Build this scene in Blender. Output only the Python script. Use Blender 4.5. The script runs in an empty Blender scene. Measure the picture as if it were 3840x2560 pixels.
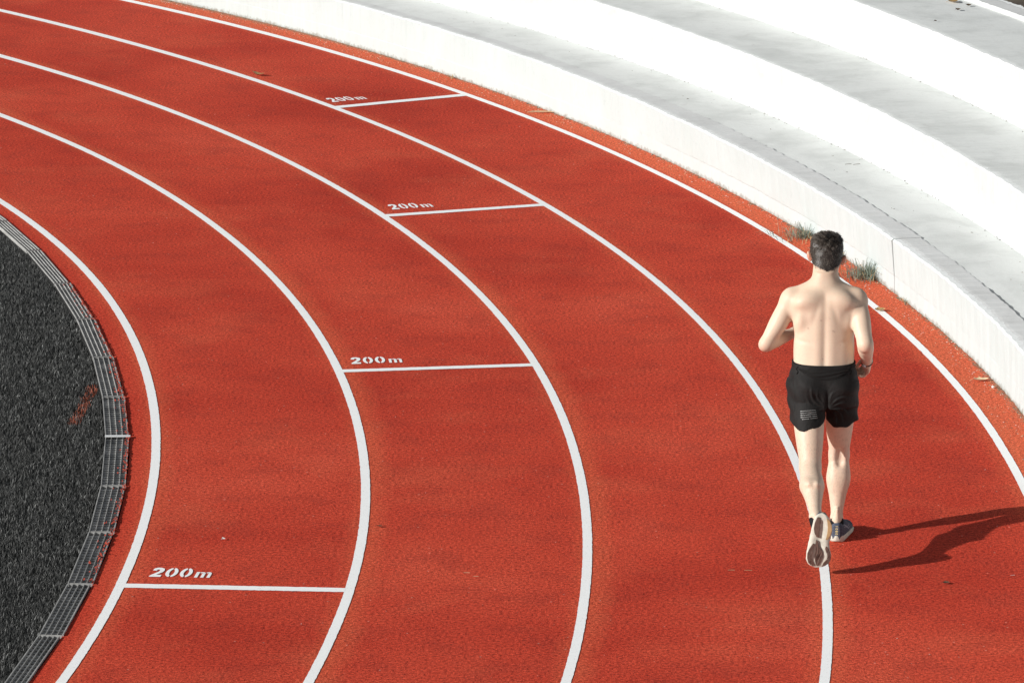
import bpy, math, random
import numpy as np
from mathutils import Vector, Matrix
from mathutils.bvhtree import BVHTree
random.seed(7); rng = np.random.default_rng(11)
sc = bpy.context.scene
COL = sc.collection
R_ = math.radians

# ---------------------------------------------------------------- helpers
CX, CY = -23.366, 23.254          # centre of the bend
KN = np.arange(-12, 46, 3.0)      # knots in degrees
TAB = {
 'L1': [21.38,21.38,21.38,21.378,21.376,21.376,21.377,21.38,21.384,21.386,21.383,21.373,21.359,21.359,21.359,21.359,21.359,21.359,21.359,21.359],
 'L2': [22.556,22.556,22.561,22.568,22.568,22.563,22.558,22.555,22.556,22.559,22.564,22.568,22.569,22.562,22.541,22.528,22.528,22.528,22.528,22.528],
 'L3': [23.792,23.792,23.789,23.779,23.775,23.775,23.778,23.783,23.788,23.793,23.797,23.8,23.801,23.799,23.796,23.79,23.783,23.78,23.78,23.78],
 'L4': [25.029,25.029,25.028,25.021,25.02,25.022,25.025,25.028,25.03,25.03,25.028,25.024,25.019,25.014,25.011,25.012,25.019,25.035,25.059,25.059],
 'L5': [26.239,26.239,26.239,26.239,26.239,26.249,26.26,26.259,26.25,26.239,26.228,26.221,26.218,26.22,26.227,26.236,26.247,26.256,26.258,26.258],
 'gout': [21.224,21.224,21.23,21.235,21.233,21.227,21.219,21.211,21.205,21.204,21.209,21.223,21.228,21.228,21.228,21.228,21.228,21.228,21.228,21.228],
 'gin': [21.124,21.124,21.117,21.104,21.093,21.085,21.08,21.081,21.088,21.101,21.118,21.125,21.128,21.128,21.128,21.128,21.128,21.128,21.128,21.128],
 'base': [26.519,26.519,26.519,26.519,26.519,26.519,26.516,26.504,26.491,26.48,26.474,26.474,26.481,26.493,26.51,26.53,26.548,26.559,26.559,26.559],
 'top': [26.516,26.516,26.516,26.516,26.516,26.516,26.512,26.492,26.469,26.45,26.443,26.451,26.475,26.500,26.522,26.535,26.548,26.559,26.559,26.559],
 'cop': [26.7,26.7,26.7,26.7,26.7,26.7,26.7,26.682,26.665,26.662,26.666,26.671,26.668,26.665,26.665,26.665,26.665,26.665,26.665,26.665],
 'r2': [27.165,27.165,27.165,27.165,27.165,27.165,27.165,27.165,27.166,27.163,27.16,27.159,27.161,27.167,27.175,27.185,27.188,27.188,27.188,27.188],
 'r3': [27.905,27.905,27.905,27.905,27.905,27.905,27.905,27.905,27.905,27.905,27.907,27.918,27.925,27.929,27.93,27.93,27.93,27.93,27.93,27.93],
 'kb': [28.727]*20,
}
def RR(name, th):
    return np.interp(th, KN, TAB[name])
def smooth_tab():
    for k in TAB:
        a = np.array(TAB[k], float)
        TAB[k] = a
smooth_tab()
def polar(R, thdeg, z=0.0):
    t = np.radians(thdeg)
    return np.stack(np.broadcast_arrays(CX + R*np.cos(t), CY + R*np.sin(t), z), -1)
def p1(R, th, z=0.0):
    return Vector((CX + R*math.cos(R_(th)), CY + R*math.sin(R_(th)), z))

def wobble(x, seed, octs=((1, 1.0), (2.3, .5), (5.1, .25), (11.7, .12))):
    r = np.random.default_rng(seed); o = np.zeros_like(np.asarray(x, float))
    for f, a in octs:
        o += a*np.sin(np.asarray(x)*f + r.uniform(0, 6.28))*np.cos(np.asarray(x)*f*1.37 + r.uniform(0, 6.28))
    return o

def mesh_np(name, V, F, mat, parent=None, smooth=False, attrs=None, link=True):
    """V (n,3) array; F list/array of faces (all same size array or python list)."""
    me = bpy.data.meshes.new(name)
    V = np.asarray(V, np.float32)
    if isinstance(F, np.ndarray):
        k = F.shape[1]
        me.vertices.add(len(V)); me.vertices.foreach_set('co', V.ravel())
        me.loops.add(F.size); me.loops.foreach_set('vertex_index', F.astype(np.int32).ravel())
        me.polygons.add(len(F)); me.polygons.foreach_set('loop_start', np.arange(0, F.size, k, dtype=np.int32))
        me.update(calc_edges=True); me.validate()
    else:
        me.from_pydata([tuple(v) for v in V.tolist()], [], [tuple(int(i) for i in f) for f in F]); me.update()
    if attrs:
        for an, arr in attrs.items():
            at = me.color_attributes.new(an, 'FLOAT_COLOR', 'POINT')
            c = np.ones((len(V), 4), np.float32); arr = np.asarray(arr, np.float32)
            if arr.ndim == 1: c[:, :3] = arr[:, None]
            else: c[:, :3] = arr
            at.data.foreach_set('color', c.ravel())
    if smooth:
        me.polygons.foreach_set('use_smooth', np.ones(len(me.polygons), bool))
    me.materials.append(mat)
    o = bpy.data.objects.new(name, me)
    if link: COL.objects.link(o)
    if parent: o.parent = parent
    return o

def empty(name, loc=(0, 0, 0)):
    o = bpy.data.objects.new(name, None); o.empty_display_size = .1
    COL.objects.link(o); o.location = loc; return o
def tag(o, label=None, cat=None, group=None, kind=None):
    if label: o['label'] = label
    if cat: o['category'] = cat
    if group: o['group'] = group
    if kind: o['kind'] = kind
    return o

class MB:
    def __init__(s): s.v = []; s.f = []
    def add(s, vs, fs):
        n = len(s.v); s.v += [tuple(x) for x in vs]; s.f += [tuple(i+n for i in f) for f in fs]
    def quad(s, a, b, c, d): s.add([a, b, c, d], [(0, 1, 2, 3)])
    def box(s, c, ax, ay, az):   # centre and three half-axis vectors
        c = Vector(c); ax = Vector(ax); ay = Vector(ay); az = Vector(az)
        vs = [c+sx*ax+sy*ay+sz*az for sz in (-1, 1) for sy in (-1, 1) for sx in (-1, 1)]
        s.add(vs, [(0, 2, 3, 1), (4, 5, 7, 6), (0, 1, 5, 4), (2, 6, 7, 3), (0, 4, 6, 2), (1, 3, 7, 5)])
    def tube(s, pts, rads, n=6):
        pts = [Vector(p) for p in pts]; base = len(s.v); ring = []
        for i, p in enumerate(pts):
            d = (pts[min(i+1, len(pts)-1)]-pts[max(i-1, 0)]).normalized()
            u = d.cross(Vector((0.31, .2, .93))).normalized(); w = d.cross(u)
            ring.append([p+(u*math.cos(2*math.pi*k/n)+w*math.sin(2*math.pi*k/n))*rads[i] for k in range(n)])
        vs = [q for r in ring for q in r]; fs = []
        for i in range(len(pts)-1):
            for k in range(n):
                fs.append((i*n+k, i*n+(k+1) % n, (i+1)*n+(k+1) % n, (i+1)*n+k))
        fs.append(tuple(range(n))[::-1]); fs.append(tuple((len(pts)-1)*n+k for k in range(n)))
        s.add(vs, fs)
    def obj(s, name, mat, parent=None, smooth=False):
        return mesh_np(name, np.array(s.v), s.f, mat, parent, smooth)

def ring_strip(name, ths, prof, mat, parent=None, smooth=False, caps=True):
    """prof: list of (R array, z array) along ths -> swept open/closed profile."""
    n = len(ths); V = []
    for R, z in prof:
        V.append(polar(np.broadcast_to(R, n), ths, np.broadcast_to(z, n)))
    m = len(prof); V = np.concatenate(V, 0)
    i = np.arange(n-1); F = []
    for j in range(m-1):
        a = j*n+i
        F.append(np.stack([a, a+1, a+1+n, a+n], 1))
    F = np.concatenate(F, 0).tolist()
    if caps and m > 2:
        F.append([j*n for j in range(m)]); F.append([j*n+n-1 for j in range(m)][::-1])
    return mesh_np(name, V, F, mat, parent, smooth)

# ---------------------------------------------------------------- materials
def new_mat(name):
    m = bpy.data.materials.new(name); m.use_nodes = True
    nt = m.node_tree; b = nt.nodes['Principled BSDF']; return m, nt, b
def N(nt, t, **kw):
    n = nt.nodes.new(t)
    for k, v in kw.items():
        if k.startswith('i_'): n.inputs[k[2:].replace('_', ' ')].default_value = v
        else: setattr(n, k, v)
    return n
def L(nt, a, b): nt.links.new(a, b)
def math_(nt, op, a, b=None, clamp=False):
    n = N(nt, 'ShaderNodeMath', operation=op, use_clamp=clamp)
    for i, x in enumerate((a, b)):
        if x is None: continue
        if isinstance(x, (int, float)): n.inputs[i].default_value = x
        else: L(nt, x, n.inputs[i])
    return n.outputs[0]
def ramp(nt, src, stops):
    n = N(nt, 'ShaderNodeValToRGB'); cr = n.color_ramp
    while len(cr.elements) < len(stops): cr.elements.new(.5)
    for e, (p, c) in zip(cr.elements, stops):
        e.position = p; e.color = (*c, 1) if len(c) == 3 else c
    L(nt, src, n.inputs[0]); return n.outputs[0]
def noise(nt, vec, scale, detail=2, rough=.5, dist=0):
    n = N(nt, 'ShaderNodeTexNoise'); n.inputs['Scale'].default_value = scale; n.inputs['Detail'].default_value = detail
    n.inputs['Roughness'].default_value = rough; n.inputs['Distortion'].default_value = dist
    L(nt, vec, n.inputs['Vector']); return n.outputs['Fac']
def mixc(nt, fac, a, b, mode='MIX'):
    n = N(nt, 'ShaderNodeMix', data_type='RGBA', blend_type=mode)
    for s, x in ((n.inputs['Factor'], fac), (n.inputs[6], a), (n.inputs[7], b)):
        if isinstance(x, (int, float)): s.default_value = x
        elif isinstance(x, tuple): s.default_value = (*x, 1) if len(x) == 3 else x
        else: L(nt, x, s)
    return n.outputs[2]
def bump(nt, b, h, strength, dist):
    n = N(nt, 'ShaderNodeBump'); n.inputs['Strength'].default_value = strength; n.inputs['Distance'].default_value = dist
    L(nt, h, n.inputs['Height']); L(nt, n.outputs[0], b.inputs['Normal'])
def pos(nt): return N(nt, 'ShaderNodeNewGeometry').outputs['Position']
def objc(nt): return N(nt, 'ShaderNodeTexCoord').outputs['Object']

def simple(name, col, rough=.7, sp=.3, var=0, scale=30, bmp=0, bs=200, bd=.001):
    m, nt, b = new_mat(name); b.inputs['Roughness'].default_value = rough
    b.inputs['Specular IOR Level'].default_value = sp
    p = objc(nt)
    if var:
        f = noise(nt, p, scale, 4, .6)
        c = ramp(nt, f, [(.3, tuple(x*(1-var) for x in col)), (.7, tuple(min(1, x*(1+var)) for x in col))])
        L(nt, c, b.inputs['Base Color'])
    else: b.inputs['Base Color'].default_value = (*col, 1)
    if bmp: bump(nt, b, noise(nt, p, bs, 2, .6), bmp, bd)
    return m

def mat_track():
    m, nt, b = new_mat('red_rubber'); p = pos(nt)
    sx = N(nt, 'ShaderNodeSeparateXYZ'); L(nt, p, sx.inputs[0])
    dx = math_(nt, 'SUBTRACT', sx.outputs[0], CX); dy = math_(nt, 'SUBTRACT', sx.outputs[1], CY)
    R = math_(nt, 'SQRT', math_(nt, 'ADD', math_(nt, 'MULTIPLY', dx, dx), math_(nt, 'MULTIPLY', dy, dy)))
    # distance to the nearest lane line (worn, paler edge)
    u = math_(nt, 'DIVIDE', math_(nt, 'SUBTRACT', R, 21.375), 1.2195)
    fr = math_(nt, 'ABSOLUTE', math_(nt, 'SUBTRACT', math_(nt, 'FRACT', math_(nt, 'ADD', u, 10.5)), .5))
    big = noise(nt, p, .55, 4, .55, .3)
    mid = noise(nt, p, 3.3, 4, .6, .2)
    halo_d = math_(nt, 'MULTIPLY', fr, 1.2195)
    halo = ramp(nt, math_(nt, 'ADD', math_(nt, 'MULTIPLY', halo_d, 3.2), math_(nt, 'MULTIPLY', math_(nt, 'SUBTRACT', mid, .5), .5)),
                [(.07, (1, 1, 1)), (.42, (0, 0, 0))])
    base = ramp(nt, big, [(.28, (.48, .040, .020)), (.44, (.575, .056, .028)), (.58, (.635, .071, .035)), (.75, (.70, .096, .050))])
    base = mixc(nt, math_(nt, 'MULTIPLY', ramp(nt, mid, [(.36, (1, 1, 1)), (.5, (0, 0, 0))]), .26), base, (.33, .038, .024))
    dust = noise(nt, p, 1.3, 3, .6)
    base = mixc(nt, math_(nt, 'MULTIPLY', ramp(nt, dust, [(.52, (0, 0, 0)), (.72, (1, 1, 1))]), .35), base, (.70, .125, .06))
    base = mixc(nt, math_(nt, 'MULTIPLY', halo, .4), base, (.80, .16, .07))
    outer = ramp(nt, math_(nt, 'ADD', R, math_(nt, 'MULTIPLY', math_(nt, 'SUBTRACT', mid, .5), .12)), [(0, (0, 0, 0)), (1, (1, 1, 1))])
    om = math_(nt, 'MULTIPLY', math_(nt, 'SUBTRACT', math_(nt, 'ADD', R, math_(nt, 'MULTIPLY', math_(nt, 'SUBTRACT', mid, .5), .12)), 26.24), 18, clamp=True)
    base = mixc(nt, math_(nt, 'MULTIPLY', om, .62), base, (.76, .17, .075))
    dirt = math_(nt, 'MULTIPLY', math_(nt, 'SUBTRACT', math_(nt, 'ADD', R, math_(nt, 'MULTIPLY', noise(nt, p, 9, 4, .7), .16)), 26.545), 16, clamp=True)
    base = mixc(nt, math_(nt, 'MULTIPLY', dirt, .7), base, (.30, .19, .12))
    im = math_(nt, 'MULTIPLY', math_(nt, 'SUBTRACT', 21.345, R), 25, clamp=True)
    base = mixc(nt, math_(nt, 'MULTIPLY', im, .5), base, (.62, .052, .025))
    # granules
    g = noise(nt, p, 150, 3, .75)
    g2 = noise(nt, p, 52, 3, .8)
    gr = math_(nt, 'ADD', math_(nt, 'MULTIPLY', g, .55), math_(nt, 'MULTIPLY', g2, .45))
    gran = ramp(nt, gr, [(.37, (.08, .06, .07)), (.455, (.62, .58, .60)), (.52, (1.06, 1.06, 1.06)), (.62, (1.6, 2.0, 2.1))])
    c = mixc(nt, 1.0, base, gran, 'MULTIPLY')
    vo = N(nt, 'ShaderNodeTexVoronoi'); vo.inputs['Scale'].default_value = 14; L(nt, p, vo.inputs['Vector'])
    rnd = N(nt, 'ShaderNodeSeparateColor'); L(nt, vo.outputs['Color'], rnd.inputs[0])
    spk = math_(nt, 'MULTIPLY', math_(nt, 'LESS_THAN', vo.outputs['Distance'], .075), math_(nt, 'GREATER_THAN', rnd.outputs[0], .78))
    c = mixc(nt, math_(nt, 'MULTIPLY', spk, .35), c, (.85, .62, .5))
    L(nt, c, b.inputs['Base Color'])
    b.inputs['Roughness'].default_value = .95; b.inputs['Specular IOR Level'].default_value = .12
    bump(nt, b, gr, .55, .006)
    return m

def mat_line():
    m, nt, b = new_mat('line_paint'); p = pos(nt)
    g = noise(nt, p, 120, 3, .7); s = noise(nt, p, 5, 3, .6)
    c = ramp(nt, g, [(.30, (.42, .36, .34)), (.36, (.93, .94, .93)), (.6, (.97, .98, .97))])
    c = mixc(nt, math_(nt, 'MULTIPLY', ramp(nt, s, [(.5, (0, 0, 0)), (.75, (1, 1, 1))]), .15), c, (.85, .82, .79))
    L(nt, c, b.inputs['Base Color']); b.inputs['Roughness'].default_value = .85
    bump(nt, b, g, .10, .003); return m

def mat_concrete(name, col, dark, warm, stain=.5, dirt_z=None, top=None):
    m, nt, b = new_mat(name); p = pos(nt)
    a = noise(nt, p, 2.2, 5, .62, .4); f = noise(nt, p, 22, 5, .7); s = noise(nt, p, 7, 4, .65, .8)
    c = ramp(nt, a, [(.30, dark), (.52, col), (.75, tuple(min(1, x*1.05) for x in col))])
    c = mixc(nt, math_(nt, 'MULTIPLY', ramp(nt, s, [(.56, (0, 0, 0)), (.70, (1, 1, 1))]), stain), c, warm)
    c = mixc(nt, math_(nt, 'MULTIPLY', ramp(nt, f, [(.60, (0, 0, 0)), (.72, (1, 1, 1))]), .35), c, tuple(x*.75 for x in dark))
    if dirt_z is not None:
        sx = N(nt, 'ShaderNodeSeparateXYZ'); L(nt, p, sx.inputs[0])
        h = math_(nt, 'ADD', sx.outputs[2], math_(nt, 'MULTIPLY', math_(nt, 'SUBTRACT', f, .5), .10))
        k = ramp(nt, math_(nt, 'MULTIPLY', math_(nt, 'SUBTRACT', h, dirt_z), 10), [(.0, (1, 1, 1)), (.28, (0, 0, 0))])
        c = mixc(nt, math_(nt, 'MULTIPLY', k, .75), c, (.22, .19, .15))
    if top:   # brightness put into the colour of upward faces, dim under the low sun
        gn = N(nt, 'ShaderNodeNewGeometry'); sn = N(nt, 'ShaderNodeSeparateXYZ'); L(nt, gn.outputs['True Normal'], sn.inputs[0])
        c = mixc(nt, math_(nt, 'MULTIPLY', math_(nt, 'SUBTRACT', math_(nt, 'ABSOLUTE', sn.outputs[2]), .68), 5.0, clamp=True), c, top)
    L(nt, c, b.inputs['Base Color']); b.inputs['Roughness'].default_value = .9
    b.inputs['Specular IOR Level'].default_value = .15
    bump(nt, b, math_(nt, 'ADD', f, math_(nt, 'MULTIPLY', noise(nt, p, 140, 2, .6), .4)), .35, .006)
    return m

M_track = mat_track(); M_line = mat_line()
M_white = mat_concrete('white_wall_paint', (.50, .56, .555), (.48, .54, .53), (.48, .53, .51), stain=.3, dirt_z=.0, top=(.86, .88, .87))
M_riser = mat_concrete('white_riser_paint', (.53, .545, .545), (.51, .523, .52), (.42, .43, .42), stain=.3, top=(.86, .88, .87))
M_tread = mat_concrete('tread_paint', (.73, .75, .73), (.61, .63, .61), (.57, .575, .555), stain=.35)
M_coping = mat_concrete('coping_concrete', (.69, .70, .69), (.60, .605, .595), (.68, .68, .66), stain=.5)
M_earth = mat_concrete('earth', (.14, .115, .09), (.09, .075, .06), (.2, .17, .13), stain=.5)
M_dark = simple('channel_dark', (.03, .03, .03), .9, .1)
M_metal = simple('grate_zinc', (.40, .395, .38), .6, .5, .5, 9, .3, 90, .002)
M_metal.node_tree.nodes['Principled BSDF'].inputs['Metallic'].default_value = .0
M_rail = simple('grate_rail', (.36, .357, .345), .6, .4, .3, 9)
M_redover = simple('red_overspray', (.62, .10, .06), .85, .2, .5, 40)
M_turfbase = simple('turf_backing', (.012, .013, .012), .95, .1)

# ---------------------------------------------------------------- world, sun, camera
w = bpy.data.worlds.new('World'); sc.world = w; w.use_nodes = True
nt = w.node_tree; bg = nt.nodes['Background']
sky = nt.nodes.new('ShaderNodeTexSky'); sky.sky_type = 'NISHITA'; sky.sun_disc = False
TRAVEL = Vector((1.0, .45, -.465)).normalized()
EL = math.asin(-TRAVEL.z)
sunv = -TRAVEL
sky.sun_elevation = EL; sky.sun_rotation = math.atan2(sunv.x, sunv.y)
sky.air_density = 1.0; sky.dust_density = 1.5; sky.ozone_density = 1.0
hs = nt.nodes.new('ShaderNodeHueSaturation'); hs.inputs['Saturation'].default_value = .45; nt.links.new(sky.outputs[0], hs.inputs['Color']); nt.links.new(hs.outputs[0], bg.inputs[0]); bg.inputs[1].default_value = .062
sl = bpy.data.lights.new('sun', 'SUN'); sl.energy = SUN_E = 5.0; sl.angle = R_(.53); sl.color = (1.0, .985, .955)
so = bpy.data.objects.new('sun', sl); COL.objects.link(so); so.location = (0, 0, 30)
so.rotation_euler = TRAVEL.to_track_quat('-Z', 'Y').to_euler()

pitch, roll = 0.240344, 0.0044714
fw = Vector((0, math.cos(pitch), -math.sin(pitch))); r0 = Vector((1, 0, 0)); u0 = Vector((0, math.sin(pitch), math.cos(pitch)))
rr = r0*math.cos(roll)+u0*math.sin(roll); uu = -r0*math.sin(roll)+u0*math.cos(roll)
cam = bpy.data.cameras.new('camera'); co = bpy.data.objects.new('camera', cam); COL.objects.link(co)
cam.sensor_width = 36; cam.lens = 16742.98/3840*36; cam.clip_start = .5; cam.clip_end = 2000
co.matrix_world = Matrix(((rr.x, uu.x, -fw.x, 0), (rr.y, uu.y, -fw.y, 0), (rr.z, uu.z, -fw.z, 6.7232), (0, 0, 0, 1)))
sc.camera = co
sc.view_settings.view_transform = 'Standard'; sc.view_settings.look = 'None'
sc.view_settings.exposure = 0; sc.view_settings.gamma = 1

# ---------------------------------------------------------------- ground, track, lines
ths = np.arange(-45, 80.01, .25)
g = mesh_np('ground', [(-900, -900, -.35), (900, -900, -.35), (900, 900, -.35), (-900, 900, -.35)], [(0, 1, 2, 3)], M_earth)
tag(g, kind='structure')
tr = ring_strip('running_track', ths, [(RR('gout', ths), -.2), (RR('gout', ths), 0), (np.full_like(ths, 23.), 0), (np.full_like(ths, 25.), 0), (RR('base', ths)+.04, 0)], M_track, caps=False)
tag(tr, 'red rubber running track bending to the left', kind='structure')
WT = ([-45, 0, 16, 25, 29, 32, 38, 80], [.0515, .0525, .0565, .061, .066, .074, .086, .09])
tl = np.arange(-40, 75.01, .06)
for k in range(1, 6):
    wd = np.interp(tl, *WT)/2*.96
    Rc = RR('L%d' % k, tl)
    # smooth knots
    ker = np.hanning(61); ker /= ker.sum(); Rc = np.convolve(np.pad(Rc, 30, mode='edge'), ker, mode='valid')
    j1 = rng.normal(0, .0007, len(tl)); j2 = rng.normal(0, .0007, len(tl))
    o = ring_strip('lane_line', tl, [(Rc-wd+j1, .0025), (Rc+wd+j2, .0025)], M_line)
    tag(o, kind='structure')

def Lc(k, th): return float(RR('L%d' % k, th))
# stencilled digits: polygons in (x right along radius, y up along the lane), unit height 1
def arc(cx, cy, rx, ry, a0, a1, n=9):
    return [(cx+rx*math.cos(R_(a0+(a1-a0)*i/(n-1))), cy+ry*math.sin(R_(a0+(a1-a0)*i/(n-1)))) for i in range(n)]
def loop_strip(outer, inner): return outer, inner
def glyph_zero():
    # two half rings with a stencil bridge top and bottom
    out = []
    for a0, a1 in ((100, 260), (-80, 80)):
        out.append((arc(.5, .5, .5, .5, a0, a1), arc(.5, .5, .19, .33, a0, a1)))
    return out
def glyph_two():
    o = [(.02, .70), (.08, .90), (.30, 1.0), (.62, 1.0), (.92, .90), (1.0, .72), (.92, .52), (.70, .36), (.50, .22), (.96, .22), (.96, .0)]
    i = [(.36, .66), (.38, .76), (.44, .80), (.52, .80), (.60, .76), (.62, .68), (.56, .56), (.36, .40), (.10, .20), (.02, .12), (.0, .0)]
    return [(o, i)]
def glyph_m():
    q = []
    for x0 in (0, .38, .76): q.append(([(x0, 0), (x0, .78)], [(x0+.2, 0), (x0+.2, .78)]))
    q.append(([(.0, .78), (.0, 1.0), (.20, 1.0)], [(.1, .74), (.16, .80), (.2, .78)]))
    q.append((arc(.38, .74, .2, .26, 150, 0, 7), arc(.36, .74, .05, .1, 150, 0, 7)))
    q.append((arc(.76, .74, .2, .26, 150, 0, 7), arc(.74, .74, .05, .1, 150, 0, 7)))
    return q
marks = [(1, -3.10, 21.505, -2.66, .165, .321), (2, 8.63, 22.655, 9.05, .165, .322), (3, 19.43, 23.925, 19.86, .172, .318), (4, 28.76, 25.105, 29.22, .178, .318)]
MW = [.072, .070, .078, .092]
names = ['innermost', 'second', 'third', 'outermost']
for i, (ln, th, Rt, tht, H, W) in enumerate(marks):
    e = empty('distance_mark', p1(Lc(ln, th), th))
    tag(e, kind='structure')
    mb = MB()
    Ra, Rb = Lc(ln, th), Lc(ln+1, th); wv = MW[i]/2
    radial = Vector((math.cos(R_(th)), math.sin(R_(th)), 0)); tang = Vector((-radial.y, radial.x, 0))
    org = p1(Ra, th)
    prev = None
    for s in np.linspace(.023, Rb-Ra-.023, 60):
        a = radial*s+tang*(-wv+random.gauss(0, .0012)); b_ = radial*s+tang*(wv+random.gauss(0, .0012))
        a.z = b_.z = .0028
        if prev: mb.quad(prev[0], a, b_, prev[1])
        prev = (a, b_)
    mb.obj('mark_line', M_line, e)
    mt = MB(); rad2 = Vector((math.cos(R_(tht)), math.sin(R_(tht)), 0)); tan2 = Vector((-rad2.y, rad2.x, 0)); o2 = p1(Rt, tht)-org
    def put(gl, x0, w_, h_):
        for o_, i_ in gl:
            n = min(len(o_), len(i_))
            P = lambda q: o2+rad2*(x0+q[0]*w_+q[1]*h_*.06)+tan2*(q[1]*h_)+Vector((0, 0, .003))
            for k in range(n-1): mt.quad(P(o_[k]), P(o_[k+1]), P(i_[k+1]), P(i_[k]))
    dw = W*.197
    put(glyph_two(), 0, dw, H); put(glyph_zero(), W*.235, dw, H); put(glyph_zero(), W*.47, dw, H); put(glyph_m(), W*.735, W*.265, H*.6)
    mt.obj('lettering', M_line, e)

# ---------------------------------------------------------------- turf and drain
tb = ring_strip('turf_ground', ths, [(np.full_like(ths, 2.0), -.03), (np.full_like(ths, 15.0), -.03), (RR('gin', ths)+.002, -.03), (RR('gin', ths)+.002, -.2)], M_turfbase, caps=False)
tag(tb, kind='structure')

def mat_turf():
    m, nt, b = new_mat('turf_fibre')
    at = N(nt, 'ShaderNodeVertexColor'); at.layer_name = 'Col'
    L(nt, at.outputs[0], b.inputs['Base Color']); b.inputs['Roughness'].default_value = .5
    b.inputs['Specular IOR Level'].default_value = .35
    return m
M_turf = mat_turf()
def blades(name, P, h, wd, lean, cols, mat, bend=.5, base=.9):
    n = len(P); az = rng.uniform(0, 6.283, n); la = rng.uniform(0, 6.283, n)
    side = np.stack([np.cos(az), np.sin(az), np.zeros(n)], 1)
    ld = np.stack([np.cos(la), np.sin(la), np.zeros(n)], 1)*lean[:, None]
    up = np.array([0, 0, 1.0])
    b0 = P-side*wd[:, None]*.5; b1 = P+side*wd[:, None]*.5
    mid = P+up*h[:, None]*.55+ld*h[:, None]*.35
    m0 = mid-side*wd[:, None]*.42; m1 = mid+side*wd[:, None]*.42
    tip = P+up*(h*(1-.35*lean))[:, None]+ld*h[:, None]*1.0
    V = np.stack([b0, b1, m0, m1, tip], 1).reshape(-1, 3)
    i = np.arange(n)*5
    F = np.concatenate([np.stack([i, i+1, i+3], 1), np.stack([i, i+3, i+2], 1), np.stack([i+2, i+3, i+4], 1)], 0)
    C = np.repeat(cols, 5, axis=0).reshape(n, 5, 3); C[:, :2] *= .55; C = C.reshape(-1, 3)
    return mesh_np(name, V, F, mat, attrs={'Col': C})
nb = 400000
th_ = np.concatenate([rng.uniform(-12, 26, int(nb*.8)), rng.uniform(-12, 26, nb-int(nb*.8))])
gi = RR('gin', th_)
Rb_ = gi-.012-np.where(rng.random(nb) < .7, rng.random(nb)*1.3, 1.3+rng.random(nb)*2.4)
Pb = polar(Rb_, th_, -.03)
v = np.clip(rng.normal(.072, .022, nb), .02, .16)
br = rng.random(nb) < .055; v[br] = rng.uniform(.2, .46, br.sum())  # a few blades coloured pale as painted-in glints
cols = np.stack([v*.98, v*1.0, v*.97], 1)
og = (np.abs(Rb_-(20.90+.062*(th_-6.0))) < .022+.02*rng.random(nb)) & (th_ > 5.9) & (th_ < 8.4) & (rng.random(nb) < .5)
cols[og] = (.48, .11, .05)
lean = rng.uniform(.15, .75, nb)
tf = blades('artificial_turf', Pb, rng.uniform(.022, .038, nb), rng.uniform(.0016, .003, nb), lean, cols, M_turf)
tag(tf, 'dark grey artificial turf infield at the left edge', 'turf', kind='stuff')

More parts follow.
